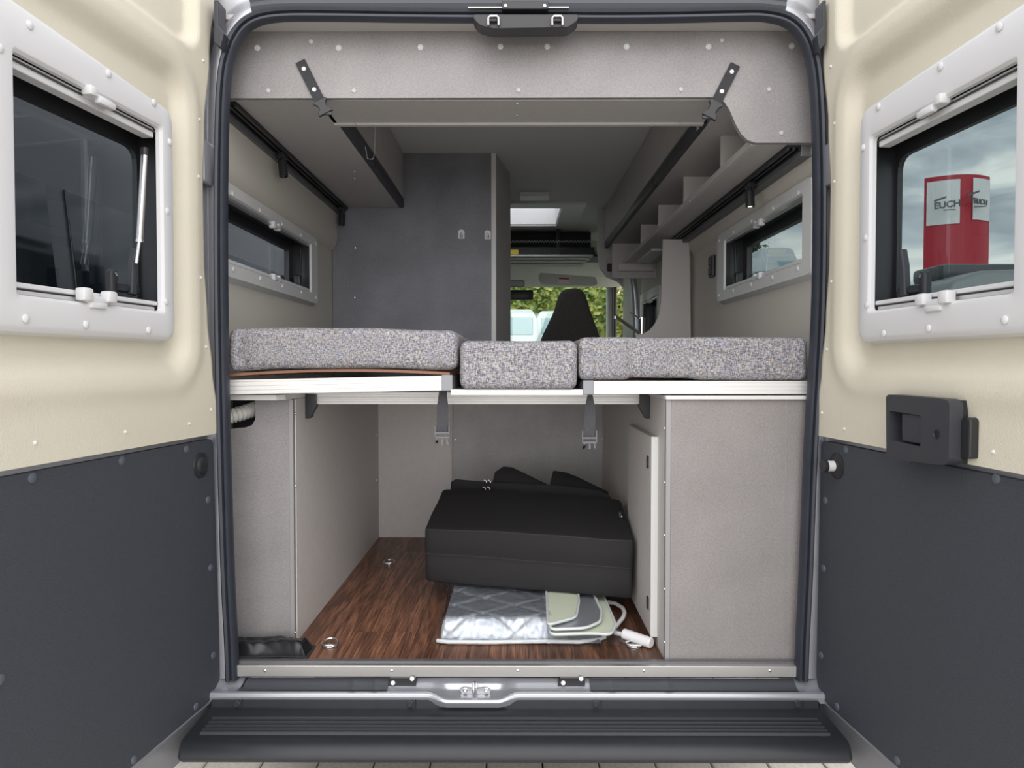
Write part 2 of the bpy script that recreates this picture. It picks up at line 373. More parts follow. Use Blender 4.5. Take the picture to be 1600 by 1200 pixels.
# ------------------------------------------------------------------ ground with pavers
g = B().box(-40, 40, -12, 60, -.12, -.02).done('ground', 'joint', kind='structure')
pm = None; pw, ph = .2, .2
for j in range(8):
    for i in range(-8, 9):
        x = i * pw + (j % 2) * .1; y = 2.2 + j * ph
        if pm is None:
            o = B().box(x - .0975, x + .0975, y - .0975, y + .0975, -.03, 0, .004, 1).done('paver', 'paver', g); pm = o.data
        else:
            o = bpy.data.objects.new('paver', pm); _link(o, Vector((x, y, -.03 + random.uniform(-.002, .001))), g)
pv = B().box(-40, 40, -12, 2.1, -.02, -.002).box(-40, -1.6, 2.1, 60, -.02, -.002).box(1.6, 40, 2.1, 60, -.02, -.002).box(-1.6, 1.6, 3.70, 60, -.02, -.002)
pv.done('paved_surface', 'paver', g)
# ------------------------------------------------------------------ van floor of vinyl planks
fl = B().box(-WX, WX, 1.905, 6.2, FZ - .04, FZ - .003).done('floor', 'joint', kind='structure')
edges = [-.62, -.46, -.285, -.11, .065, .24, .40]
for k in range(len(edges) - 1):
    y = 1.905; first = [.9, .22, .55, .95, .35, .7][k]
    ln = first
    while y < 3.29:
        y1 = min(y + ln, 3.29); ln = .92
        B().box(edges[k] + .0004, edges[k + 1] - .0004, y + .0004, y1 - .0004, FZ - .003, FZ, 0).done('plank', 'wood', fl)
        y = y1
# ------------------------------------------------------------------ walls and ceiling
def side_wall(name, sg, holes, y1):
    ys = sorted({1.93, y1, *[h[0] for h in holes], *[h[1] for h in holes]})
    b = B(); xa, xb = sorted((sg * WX, sg * (WX + .06)))
    for a, c in zip(ys, ys[1:]):
        h = [q for q in holes if q[0] <= a and q[1] >= c]
        if h: b.box(xa, xb, a, c, FZ - .05, h[0][2]); b.box(xa, xb, a, c, h[0][3], CZ + .05)
        else: b.box(xa, xb, a, c, FZ - .05, CZ + .05)
    w = b.done(name, 'liner', kind='structure')
    # moulded bulge under the roof lockers
    zt = at(553, 330, 3.3).z
    pr = [(sg * WX, 1.925), (sg * (WX - .012), 1.932), (sg * (WX - .027), 1.955), (sg * (WX - .032), 1.985), (sg * (WX - .030), 2.05), (sg * (WX - .030), 2.1), (sg * WX, 2.1)]
    yb = 3.29 if sg < 0 else 3.4
    B().prism([(x, 1.96, z) for x, z in pr], (0, yb - 1.96, 0)).done('roof_moulding', 'liner', w, smooth=.9)
    return w
zg0, zg1 = 1.715, 1.885
wl = side_wall('wall_left', -1, [(2.04, 2.93, zg0 - .02, zg1 + .02)], 4.4)
wr = side_wall('wall_right', 1, [(2.04, 2.85, zg0 - .02, zg1 + .02), (4.13, 4.64, 1.485, 1.815)], 4.78)
B().box(WX - .035, WX, 3.42, 3.50, 1.3, 2.0, .01).done('wall_rib', 'liner', wr, smooth=.8)
ce = B().box(-.93, -.30, 1.93, 5.2, CZ, CZ + .04).box(.28, .93, 1.93, 5.2, CZ, CZ + .04).box(-.30, .28, 1.93, 4.42, CZ, CZ + .04).box(-.30, .28, 4.98, 5.2, CZ, CZ + .04).done('ceiling', 'ceil', kind='structure')
# back wall of the rear garage
gw = B().box(-.63, at(706, 700, 3.3).x, 3.295, 3.31, FZ, 1.335).done('wall_back', 'gboard', kind='structure')
B().box(at(706, 700, 3.3).x + .003, .42, 3.30, 3.315, FZ, 1.335).done('back_panel', 'slate2', gw)
B().box(at(706, 700, 3.3).x - .004, at(706, 700, 3.3).x + .004, 3.285, 3.296, FZ, 1.335, .001).done('joint_strip', 'boardl', gw)
for px, py in ((711, 687), (942, 687), (943, 757)): inst('screw', RVT, at(px, py, 3.299), (0, -1, 0), gw)
# ------------------------------------------------------------------ washroom cabin with the slate rear panel
wc = empty('washroom_cabin', (-.45, 3.5, 1.33), 'tall dark slate washroom wall with white edge behind the left mattress', 'cabin')
xe = at(771, 400, 3.3).x; pw_ = at(796.5, 400, 3.66)
B().box(-WX + .003, xe - .008, 3.312, 3.33, 1.335, CZ).done('rear_panel', 'slate', wc)
B().box(xe - .010, xe + .012, 3.306, 3.335, 1.335, CZ, .002).done('edge_strip', 'edge', wc)
B().prism([(xe + .012, 3.33, 1.335), (pw_.x, 3.66, 1.335), (pw_.x, 4.35, 1.335), (-WX + .003, 4.35, 1.335), (-WX + .003, 3.34, 1.335)], (0, 0, CZ - 1.336)).done('side_wall', 'board', wc)
for px, py in ((555, 387), (554, 465)): inst('screw', RVT, at(px, py, 3.311), (0, -1, 0), wc)
for px, py, lb in ((721, 366, 'small white coat hook on the slate washroom wall, the one farther from its white edge'), (762, 367, 'small white coat hook on the slate washroom wall, right beside its white edge')):
    c = at(px, py, 3.312); h = empty('coat_hook', c, lb, 'hook', 'white coat hooks on the washroom wall')
    B().ring([c + Vector(p) for p in roundpoly([(-.014, -.004, -.02), (.014, -.004, -.02), (.014, -.004, .02), (-.014, -.004, .02)], [.001, .001, .013, .013])],
             [c + Vector(p) for p in roundpoly([(-.006, -.004, -.016), (.006, -.004, -.016), (.006, -.004, .002), (-.006, -.004, .002)], [.001, .001, .005, .005])], (0, .004, 0)).done('hook_plate', 'white', h)
    B().tube([c + Vector(p) for p in ((0, -.004, .006), (0, -.016, .002), (0, -.02, -.008), (0, -.016, -.014))], .003, 8).done('hook_finger', 'white', h, smooth=1)
# ------------------------------------------------------------------ interior side windows
def rrect(fn, a0, a1, b0, b1, r, seg=4):
    return [fn(p[0], p[1]) for p in roundpoly([Vector((a0, b0)), Vector((a1, b0)), Vector((a1, b1)), Vector((a0, b1))], r, seg)]
def side_window(name, sg, y0, y1, z0, z1, gy0, gy1, gz0, gz1, label, screws, dark=False):
    X = sg * WX; w = empty(name, (X, (y0 + y1) / 2, z0), kind='structure'); w['label'] = label
    fn = lambda d: (lambda a, b_: (X - sg * d, a, b_))
    b = B(); n1 = rrect(fn(0), y0, y1, z0, z1, .03); n2 = rrect(fn(.022), y0 + .006, y1 - .006, z0 + .012, z1 - .006, .028)
    i1 = rrect(fn(.022), gy0 - .004, gy1 + .004, gz0 - .012, gz1 + .012, .012); i2 = rrect(fn(.014), gy0, gy1, gz0 - .008, gz1 + .008, .01)
    loops = [[b.bm.verts.new(p) for p in l] for l in (n1, n2, i1, i2)]
    for A, C in zip(loops, loops[1:]):
        for i in range(len(A)): b.bm.faces.new((A[i], A[(i + 1) % len(A)], C[(i + 1) % len(A)], C[i]))
    b.done('window_frame', 'framein', w, smooth=.7)
    xa, xb = sorted((X + sg * .002, X - sg * .016))
    B().box(xa, xb, gy0 + .002, gy1 - .002, gz1 - .002, gz1 + .008, .002).done('blind_rail', 'alu', w)
    B().box(xa, xb, gy0 + .002, gy1 - .002, gz0 - .008, gz0 + .003, .002).done('blind_rail', 'frame', w)
    xo = X + sg * .05; xa, xb = sorted((X - sg * .012, X + sg * .05))
    B().ring([(xa, a, c) for a, c in ((gy0 - .012, gz0 - .016), (gy1 + .012, gz0 - .016), (gy1 + .012, gz1 + .016), (gy0 - .012, gz1 + .016))],
             [(xa, a, c) for a, c in ((gy0 - .001, gz0 - .009), (gy1 + .001, gz0 - .009), (gy1 + .001, gz1 + .009), (gy0 - .001, gz1 + .009))], (xb - xa, 0, 0)).done('reveal', 'black', w)
    xa, xb = sorted((xo, xo + sg * .02))
    B().ring([(xa, a, c) for a, c in ((gy0 - .02, gz0 - .02), (gy1 + .02, gz0 - .02), (gy1 + .02, gz1 + .02), (gy0 - .02, gz1 + .02))],
             [(xa, a, c) for a, c in ((gy0 + .03, gz0 + .012), (gy1 - .05, gz0 + .012), (gy1 - .05, gz1 - .022), (gy0 + .03, gz1 - .022))], (xb - xa, 0, 0)).done('sash', 'black', w)
    xa, xb = sorted((xo + sg * .012, xo + sg * .017))
    B().box(xa, xb, gy0 - .015, gy1 + .015, gz0 - .015, gz1 + .015).done('pane', 'tintd' if dark else 'tint', w)
    ym = (gy0 + gy1) / 2
    for dz, nm in ((gz1, 0), (gz0 - .004, 1)):
        xa, xb = sorted((X - sg * .006, X - sg * .026))
        for q in (-.035, .012):
            B().box(xa, xb, ym + q, ym + q + .022, dz - .012, dz + .012, .004).done('blind_latch', 'frame', w, smooth=.8)
        B().box(xa, xb, ym - .02, ym + .02, dz - .008, dz + .004, .003).done('latch_bridge', 'framein', w)
    # black stay at the far end and catch at the bottom
    B().tube([(X + sg * .012, gy1 - .03, gz1 - .02), (X + sg * .012, gy1 - .045, gz0 + .02)], .005, 8).box(*sorted((X, X + sg * .03)), gy1 - .075, gy1 - .045, gz0, gz0 + .05, .006).done('stay', 'black', w, smooth=.8)
    B().box(*sorted((X, X + sg * .03)), ym + .05, ym + .16, gz0 + .004, gz0 + .02, .006).done('window_catch', 'black', w, smooth=.8)
    for a, c in screws: inst('screw_cap', CAPW, (X - sg * .0225, a, c), (-sg, 0, 0), w)
    return w
def scr(y0, y1, z0, z1):
    l = [(y0 + (y1 - y0) * t, z1 - .032) for t in (.1, .32, .54, .76, .96)] + [(y0 + (y1 - y0) * t, z0 + .03) for t in (.1, .32, .54, .76, .96)]; return l
side_window('window_1', -1, 1.99, 3.0, 1.655, 1.935, 2.06, 2.90, zg0, zg1, 'long low window with grey-white frame in the left side wall above the mattress', scr(1.99, 3.0, 1.66, 1.935), True)
side_window('window_2', 1, 1.99, 2.92, 1.655, 1.935, 2.06, 2.82, zg0, zg1, 'long low window with grey-white frame in the right side wall, sky and trees behind', scr(1.99, 2.92, 1.66, 1.935))
side_window('window_3', 1, 4.08, 4.70, 1.44, 1.87, 4.15, 4.62, 1.50, 1.80, 'small kitchen window seen past the partition, behind the tap', [])
# socket on right wall
sk_ = at_x(1114, 416, WX - .004); s0 = empty('wall_socket', sk_, 'black double socket on the right side wall beside the long window', 'socket')
B().box(WX - .014, WX, sk_.y - .03, sk_.y + .03, sk_.z - .045, sk_.z + .045, .004).done('socket_plate', 'black', s0)
for q in (-.02, .02): B().box(WX - .02, WX - .012, sk_.y - .017, sk_.y + .017, sk_.z + q - .015, sk_.z + q + .015, .003).done('socket_insert', 'strip', s0)
# ------------------------------------------------------------------ fascia above the opening
YF = 1.955
fa = empty('fascia_board', at(810, 153, YF), 'wide grey felt board across the top of the rear opening, drooping at its right end', 'panel')
fp = [(335, 49), (1290, 49), (1290, 223)]
fp += [(1180, 223), (1168, 219), (1158, 209), (1150, 195), (1140, 172), (1133, 161), (1124, 154), (1112, 152), (335, 153.5)]
B().prism([at(x, y, YF) for x, y in fp], (0, .016, 0)).done('front_board', 'felt', fa, bev=.0012)
for px, py in ((402, 75), (529, 75), (657, 74), (782, 73), (855, 73), (979, 73), (1107, 73), (1237, 72)): inst('screw', SCW, at(px, py, YF), (0, -1, 0), fa)
for px, py in ((419, 142), (553, 142), (810, 141), (1064, 140), (1202, 140), (1221, 208), (486, 65), (1128, 63)): inst('screw_cap', CAPF, at(px, py, YF), (0, -1, 0), fa)
ZS = at(700, 153.5, YF).z; ZL = at(700, 49, YF).z
B().box(-WX, WX, 1.885, YF + .01, ZL, ZL + .012).done('lintel_lining', 'boardl', fa)
x0 = at(524, 197, 2.17).x; x1 = at(1097, 197, 2.17).x
B().box(x0, x1, YF + .016, 2.165, ZS, ZS + .014).done('soffit', 'board', fa)
xs = at(557, 195, 2.17).x; xr = at(1061, 195, 2.17).x
B().box(x0, xs, 2.150, 2.168, ZS - .006, ZS + .012, .001).done('soffit_lip', 'boardl', fa)
B().box(xs + .001, xr - .001, 2.150, 2.168, ZS - .006, ZS + .012, .001).done('soffit_lip', 'boardl', fa)
B().box(xr, x1, 2.150, 2.168, ZS - .006, ZS + .012, .001).done('soffit_lip', 'boardl', fa)
for px, py in ((808, 162), (808, 181)): inst('screw', RVT, at_z(px, py, ZS), (0, 0, -1), fa)
# ------------------------------------------------------------------ roof lockers
def locker(sg, xi, y1, seams, label):
    o = empty('roof_locker', (sg * .68, 2.6, ZS), label, 'cabinet', 'roof lockers')
    a, c = sorted((sg * (xi + .018), sg * WX))
    B().box(a, c, YF + .018, y1, ZS, CZ).done('locker_body', 'board', o)
    ys = [2.17] + seams + [y1]
    for p, q in zip(ys, ys[1:]):
        a, c = sorted((sg * xi, sg * (xi + .018)))
        B().box(a, c, p + .001, q - .001, ZS + .048, CZ - .004, .0015).done('locker_flap', 'board', o)
        a, c = sorted((sg * (xi - .004), sg * (xi + .018)))
        B().box(a, c, p + .001, q - .001, ZS - .002, ZS + .044, .004).done('grip_strip', 'strip', o)
    a, c = sorted((sg * (xi - .005), sg * (xi - .003)))
    B().box(a, c, 2.17, y1, ZS + .036, ZS + .039).done('trim_line', 'alu', o)
    return o
XL = -at(630, 328, 3.3).x
lk = locker(-1, XL, 3.30, [2.62], 'grey roof locker above the left side wall with dark grip strip and a hanging cord')
for px, py in ((554, 268), (598, 324), (568, 324), (554, 279)): inst('screw', RVT, at_z(px, py, ZS), (0, 0, -1), lk)
cp = [Vector((-XL + .012, 2.6, CZ - .01)), Vector((-XL + .012, 2.58, ZS + .12)), Vector((-XL + .014, 2.56, ZS + .03)), Vector((-XL + .012, 2.53, ZS - .0)), Vector((-XL - .0, 2.50, ZS - .006)), Vector((-XL + .01, 2.42, ZS + .01))]
tagc = B().tube(cp, .0012, 6).done('pull_cord', 'white', lk)
XR = at(1092, 197, 2.2).x
rk = locker(1, XR, 4.45, [2.9, 3.65], 'long grey roof locker above the right side with dark grip strip')
B().box(XR - .008, XR - .004, 2.18, 2.2, ZS - .008, ZS + .03, .001).done('flap_catch', 'alu', rk)
# ------------------------------------------------------------------ open shelf under the right locker
ZR = at(1200, 223, YF).z
sh = empty('open_shelf', (.7, 2.8, ZR), 'open shelf with upright dividers hanging under the right roof locker', 'shelf')
XS = at(1172, 222, 1.98).x; YE = 4.28
B().box(XS + .004, WX, YF + .018, YE, ZR, ZR + .014).done('shelf_board', 'board', sh)
B().box(XS, XS + .016, YF + .02, YE, ZR - .001, ZR + .018, .001).done('shelf_lip', 'boardl', sh)
B().box(XS + .030, XS + .040, YF + .02, YE - .02, ZR + .012, ZR + .028, .001).done('retaining_rail', 'strip', sh)
for px in (1122, 1065, 1026, 999):
    yy = XS * F / (px - 804); B().box(XS + .004, WX - .05, yy, yy + .014, ZR + .012, ZS, .001).done('divider', 'boardl', sh)
B().box(XS - .03, WX - .02, YE - .03, YE + .02, ZR - .045, ZR, .003).done('end_board', 'boardl', sh)
B().box(XS + .06, WX - .06, 3.72, 4.15, ZR - .012, ZR + .001, .003).done('light_panel', 'framein', sh)
B().box(XR + .02, WX, YE, YE + .015, 2.0 - .08, ZS).done('shelf_end', 'board', sh)
for px, py in ((1139, 260), (1078, 314)): inst('screw', RVT, at_z(px, py, ZR), (0, 0, -1), sh)
# ------------------------------------------------------------------ light tracks with spotlights
def track(sg, z, xc, y1, spots, label):
    o = empty('light_track', (sg * xc, 2.0, z), label, 'light', 'light tracks')
    a, c = sorted((sg * (xc - .004), sg * (xc + .034)))
    b = B().box(a, c, YF + .02, y1, z - .006, z + .001)
    for q in (-.004, .011, .028): u, v = sorted((sg * (xc + q), sg * (xc + q + .006))); b.box(u, v, YF + .02, y1, z - .014, z - .004)
    b.done('track_rail', 'black', o)
    a, c = sorted((sg * (xc + .034), sg * (WX - .028)))
    B().box(a, c, YF + .02, y1, z - .03, z, .002).done('cover_profile', 'trackg', o)
    for Y, dx in spots:
        x = sg * (xc + .014)
        B().box(x - .011, x + .011, Y - .02, Y + .02, z - .028, z - .01, .002).done('spot_adapter', 'black', o)
        h = B().cyl((x, Y, z - .026), (x, Y, z - .038), .006, seg=10).lathe((x, Y, z - .036), (dx, -.1, -1), [(0, .012), (.002, .0145), (.052, .0145), (.053, .0115), (.048, .0105), (.047, .0)], 20).done('spot_head', 'black', o, smooth=.7)
        d = Vector((dx, -.1, -1)).normalized(); c0 = Vector((x, Y, z - .036))
        B().lathe(c0 + d * .0475, d, [(0, .007), (.002, .0065), (.003, 0)], 12).done('spot_lens', 'lamp' if sg > 0 else 'chrome', h)
track(-1, ZS, .745, 3.29, [(2.42, .12), (3.25, 0)], 'black light track with two spotlights under the left roof locker')
track(1, ZR, .728, 3.42, [(2.34, 0)], 'black light track with one lit spotlight under the open shelf at right')
# ------------------------------------------------------------------ straps hanging from the fascia
def fascia_strap(p0, p1, p2, label, mir):
    """p0 top, p1 where webbing ends, p2 bottom of buckle (pixels on the fascia plane)"""
    Y = YF - .003; a = at(*p0, Y); c = at(*p1, Y); e = at(*p2, Y); d = (c - a).normalized(); s = Vector((d.z, 0, -d.x)) * .0135; n = Vector((0, -.0025, 0))
    o = empty('retaining_strap', e, label, 'strap', 'buckle straps on the fascia')
    B().prism([a - s, a + s, c + s, c - s], n).done('webbing', 'web', o)
    B().prism([c - s * .95 - d * .004, c + s * .95 - d * .004, c + s * .95 + d * .010, c - s * .95 + d * .010], n * 2.2).done('stitched_end', 'web', o)
    for t in (.2, .72): inst('rivet', STUD, a + (c - a) * t + n * 1.1, (0, -1, 0), o)
    L_ = (e - c).length; q = lambda u, v: c + s * (u * 1.42) + d * (L_ * v) + Vector((0, -.002, 0))
    out = [q(-1, 0), (q(1, 0)), q(1.0, .15), q(.62, .32), q(.55, .58), q(.95, .72), q(1.05, .95), q(-1.05, .95), q(-.95, .72), q(-.55, .58), q(-.62, .32), q(-1.0, .15)]
    B().prism(out, (0, -.010, 0), .002).done('buckle', 'black', o)
    B().box(e.x - .012, e.x + .012, e.y - .009, e.y - .002, e.z - .001, e.z + .006).done('buckle_mouth', 'strip', o)
fascia_strap((469, 96), (500, 158), (512, 180), 'black buckle strap screwed to the fascia board above the left locker', 1)
fascia_strap((1149, 101), (1119, 160), (1104, 186), 'black buckle strap screwed to the fascia board at its right, beside the drooping tongue', -1)
# ------------------------------------------------------------------ garage cabinets
YLc = 2.03; YRc = 1.915
xli = at(459, 800, YLc).x; ztl = at(400, 624, YLc).z
lc = empty('garage_cabinet', (-.7, YLc, FZ), 'grey felt-fronted cabinet on the left of the garage with a hose opening at the top', 'cabinet', 'garage cabinets')
q = lambda x, y: at(x, y, YLc)
front = [q(300, 1003), q(455, 1003), q(455, 624), q(399, 624)]
front += [q(399, 655), q(394, 664), q(384, 668), q(300, 672)]
B().prism([(max(p.x, -WX + .003), YLc, max(p.z, FZ)) for p in front], (0, .016, 0)).done('front_panel', 'felt', lc, bev=.001)
B().box(xli - .012, xli, YLc - .001, YLc + .018, FZ, ztl, .001).done('edge_trim', 'trimg', lc)
B().box(xli - .014, xli + .002, YLc + .018, 3.294, FZ, ztl, .001).done('side_panel', 'gboard', lc)
B().box(-WX + .003, xli - .014, YLc + .10, YLc + .11, 1.0, ztl).done('inner_panel', 'interior', lc)
zc0 = at(400, 616.5, YLc - .07).z - .001
B().prism([(-WX + .003, YLc - .07, zc0 - .014), (at(432, 620, YLc - .07).x, YLc - .07, zc0 - .014), (at(449, 620, YLc - .03).x, YLc - .045, zc0 - .014), (xli + .002, YLc + .06, zc0 - .014), (xli + .002, 3.29, zc0 - .014), (-WX + .003, 3.29, zc0 - .014)], (0, 0, .014)).done('cabinet_top', 'edge', lc, bev=.001)
for py in (646, 759, 988): inst('rivet', RVT, at_x(461.5, py, xli + .002), (1, 0, 0), lc)
for px, py in ((588, 680), (588, 750)): inst('screw', RVT, at_x(px, py, xli + .002), (1, 0, 0), lc)
rc = empty('garage_cabinet', (.6, YRc, FZ), 'warm grey felt-fronted cabinet on the right of the garage with a side door', 'cabinet', 'garage cabinets')
xri = at(1040, 900, YRc).x; ztr = at(1100, 624, YRc).z
B().box(xri + .012, .80, YRc, YRc + .016, FZ, ztr, .001).done('front_panel', 'feltr', rc)
B().box(xri - .001, xri + .012, YRc - .001, YRc + .018, FZ, ztr, .001).done('edge_trim', 'trimg', rc)
B().box(at(1226, 800, YRc).x, at(1227.5, 800, YRc).x, YRc - .0012, YRc + .001, FZ, ztr).done('panel_joint', 'trimg', rc)
B().box(xri - .001, xri + .016, YRc + .018, 3.294, FZ, ztr, .001).done('side_panel', 'gboard', rc)
B().box(xri - .004, WX - .003, YRc - .012, 3.29, ztr, at(1100, 618.5, YRc - .012).z, .001).done('cabinet_top', 'edge', rc)
for py in (669, 754, 836, 920, 1003): inst('rivet', RVT, at_x(1038.5, py, xri - .001), (-1, 0, 0), rc)
y0 = YRc + .10; zd0 = at(1022, 995, y0).z; zd1 = at(1027, 683, y0).z
dr = B().box(xri - .020, xri - .002, y0 + .002, 2.43, zd0, zd1, .001).done('cabinet_door', 'gboard', rc)
B().box(xri - .0205, xri - .0015, y0 - .001, y0 + .002, zd0, zd1).done('white_edge', 'edge', dr)
B().box(xri - .0205, xri - .0015, y0, 2.43, zd1, zd1 + .001).done('top_edge', 'alu', dr)
for py in (722, 942):
    p = at_x(1012, py, xri - .021); B().box(p.x - .002, p.x + .003, p.y - .012, p.y + .012, p.z - .018, p.z + .018, .003).done('push_catch', 'black', dr)
    B().box(p.x - .003, p.x + .001, p.y - .006, p.y + .006, p.z - .009, p.z + .009, .001).done('catch_button', 'strip', dr)
# corrugated hose
hp = []
for k in range(100):
    t = k / 99; hp.append(Vector((at(330 + 60 * t, 0, YLc + .02).x, YLc + .015 + .11 * max(0, t - .45) ** 1.4, at(0, 652 - 14 * t ** 2, YLc + .02).z)))
B().tube(hp, .02, 18, taper=lambda i: .0215 if i % 8 < 5 else .0180).done('vent_hose', 'hose', label='white corrugated hose lying in the cutout of the left garage cabinet', cat='hose', smooth=.9)
# ------------------------------------------------------------------ bed
YB = 1.925
def fluted(x0, x1, y, z0, z1, zl=0, zr=0, n=4):
    """aluminium rail with long flutes, front face at y; zl/zr lift the ends"""
    pr = []; h = z1 - z0; m = 2 * n + 1
    for i in range(m):
        a = z0 + h * (i + .0) / m; c = z0 + h * (i + 1) / m; d = 0 if i % 2 == 0 else .0018
        pr += [(y + d, a + .0004), (y + d, c - .0004)]
    pr = [(y + .02, z0)] + pr + [(y + .02, z1)]
    b = B(); A = [b.bm.verts.new((x0, yy, zz + zl)) for yy, zz in pr]; C = [b.bm.verts.new((x1, yy, zz + zr)) for yy, zz in pr]
    k = len(pr)
    for i in range(k): b.bm.faces.new((A[i], A[(i + 1) % k], C[(i + 1) % k], C[i]))
    b.bm.faces.new(A); b.bm.faces.new(C[::-1]); return b
a0 = at(340, 594, YB); a1 = at(690, 587, YB); a2 = at(690, 610, YB)
bl = empty('slatted_bed', ((a0.x + a1.x) / 2, YB, a2.z), 'slatted bed frame with fluted aluminium rail under the left mattress', 'bed frame', 'aluminium bed frames')
hz = a1.z - a2.z
fluted(a0.x, a1.x, YB, a2.z, a1.z, a0.z - a1.z, 0, 3).done('front_rail', 'aluw', bl)
cx = at(707, 600, YB).x
B().box(a1.x, cx, YB - .001, YB + .05, a2.z - .001, a1.z + .002, .002).done('corner_cap', 'caps', bl)
B().box(cx - .022, cx, YB + .05, 3.2, a2.z, a1.z, .001).done('side_rail', 'aluw', bl)
B().box(-WX + .005, -WX + .025, YB + .03, 3.2, a2.z + .002, a1.z, .001).done('side_rail', 'aluw', bl)
for k in range(9):
    yy = YB + .012 + k * .15
    def slat(u, v, yy=yy):
        x = a0.x + .0 + (cx - .008 - a0.x) * u; arch = math.sin(math.pi * u) ** .8 * .012 - .006 * (1 - u)
        return Vector((x, yy + .05 * v, a1.z + .001 + arch))
    b = B(); b.grid(slat, 24, 1); b.grid(lambda u, v: slat(u, v) + Vector((0, 0, .007)), 24, 1, True)
    b.grid(lambda u, v: slat(u, 0) + Vector((0, 0, .007 * v)), 24, 1); b.done('bed_slat', 'ply', bl, smooth=.5)
b0 = at(928, 595, YB); b1 = at(1285, 616, YB)
br = empty('slatted_bed', ((b0.x + b1.x) / 2, YB, b1.z), 'slatted bed frame with fluted aluminium rail under the right mattress', 'bed frame', 'aluminium bed frames')
fluted(b0.x, b1.x, YB, b1.z, b0.z, 0, 0, 3).done('front_rail', 'aluw', br)
cx2 = at(911, 600, YB).x
B().box(cx2, b0.x, YB - .001, YB + .05, b1.z - .001, b0.z + .001, .002).done('corner_cap', 'caps', br)
B().box(cx2, cx2 + .022, YB + .05, 3.2, b1.z, b0.z, .001).done('side_rail', 'aluw', br)
for k in range(9):
    yy = YB + .03 + k * .15
    B().box(cx2 + .022, b1.x - .01, yy, yy + .05, b0.z - .012, b0.z - .004, .001).done('bed_slat', 'ply', br)
zb1 = at(800, 608.5, YB).z; zb0 = at(800, 617.5, YB).z
mb = B().box(at(704.5, 610, YB).x, at(911, 610, YB).x, YB - .004, 3.2, zb0, zb1, .0015).done('centre_bed_board', 'edge', label='thin white board bridging the gap between the two bed frames', cat='board')
# cross beam with brackets
YC = 2.16
cb = empty('cross_beam', (-.1, YC, at(700, 632, YC).z), 'fluted aluminium cross beam under the bed held by two black brackets', 'beam')
fluted(xli + .004, xri - .022, YC, at(700, 631.5, YC).z, min(at(700, 613, YC).z, zb0 - .0005), n=2).done('beam_rail', 'aluw', cb)
for sg, xx in ((1, xli + .002), (-1, xri - .001)):
    zt = at(480, 616, YC).z; zb = at(480, 653, YC).z
    pts = [(xx, YC - .02, zt), (xx + sg * .030, YC - .02, zt), (xx + sg * .030, YC - .02, zt - .028), (xx + sg * .036, YC - .02, zt - .030), (xx + sg * .014, YC - .02, zb), (xx, YC - .02, zb)]
    B().prism(pts, (0, .02, 0), .0015).prism([(xx, YC, zt), (xx + sg * .006, YC, zt), (xx + sg * .006, YC, zb), (xx, YC, zb)], (0, .05, 0)).done('bracket', 'black', cb)
# mattresses
def dent(cs):
    def f(p):
        for (xc, w, am, side) in cs:
            t = (p.x - xc) / w
            p = p + Vector((0, am * math.exp(-t * t) * (1 if p.y < 2.1 else 0), 0))
        return p
    return f
Y2 = 3.24; YM = 1.915
ml0 = at(354, 579, YM); ml1 = at(715, 512, YM)
def warpL(p):
    u = (p.x - ml0.x) / (ml1.x - ml0.x); low = 1 - (p.z - ml0.z) / (ml1.z - ml0.z)
    front = 1 if p.y < 2.0 else max(0, 1 - (p.y - 2.0) / .2)
    dz = (-.006 + .012 * sm(u * 4) - .004 * sm((u - .7) * 3)) * low - .007 * sm((u - .5) * 2) * (1 - low)
    dy = .012 * math.exp(-((u - .06) / .035) ** 2) * front
    return p + Vector((0, dy, dz))
softbox(ml0.x, ml1.x, YM, Y2, ml0.z, ml1.z, .024, .004, (70, 24, 16), warpL, 3).done('mattress', 'tweed', label='left mattress, grey speckled tweed, the tallest and raised on arched slats', cat='mattress', group='tweed mattresses', smooth=1.2)
mm0 = at(717.5, 608, YM - .01); mm1 = at(903, 532, YM - .01)
softbox(mm0.x, mm1.x, YM - .01, Y2, zb1, mm1.z, .022, .0025, (40, 24, 16), None, 11).done('mattress', 'tweed', label='narrow middle mattress, grey speckled tweed, set lower between the two wide ones', cat='mattress', group='tweed mattresses', smooth=1.2)
mr0 = at(905, 592, YM); mr1 = at(1266, 527, YM)
xA = at(983, 560, YM).x; xB = at(1088, 560, YM).x
def warpR(p):
    front = max(0, 1 - max(0, p.y - 1.95) / .15); low = 1 - (p.z - mr0.z) / (mr1.z - mr0.z)
    dy = front * (.012 * sm((p.x - xA) / .02 + .5) - .012 * sm((p.x - xB) / .03 + .5) * .8 + .004 * math.exp(-((p.x - xA) / .008) ** 2) + .007 * math.exp(-((p.x - xB) / .02) ** 2))
    dz = low * (.006 * sm((p.x - xA) / .02 + .5) - .006 * sm((p.x - xB) / .06 + .5))
    return p + Vector((0, dy, dz))
softbox(mr0.x, mr1.x, YM, Y2, b0.z + .001, mr1.z, .020, .0025, (90, 24, 16), warpR, 23).done('mattress', 'tweed', label='right mattress, grey speckled tweed with a shallow vertical crease, over the right cabinet', cat='mattress', group='tweed mattresses', smooth=1.2)
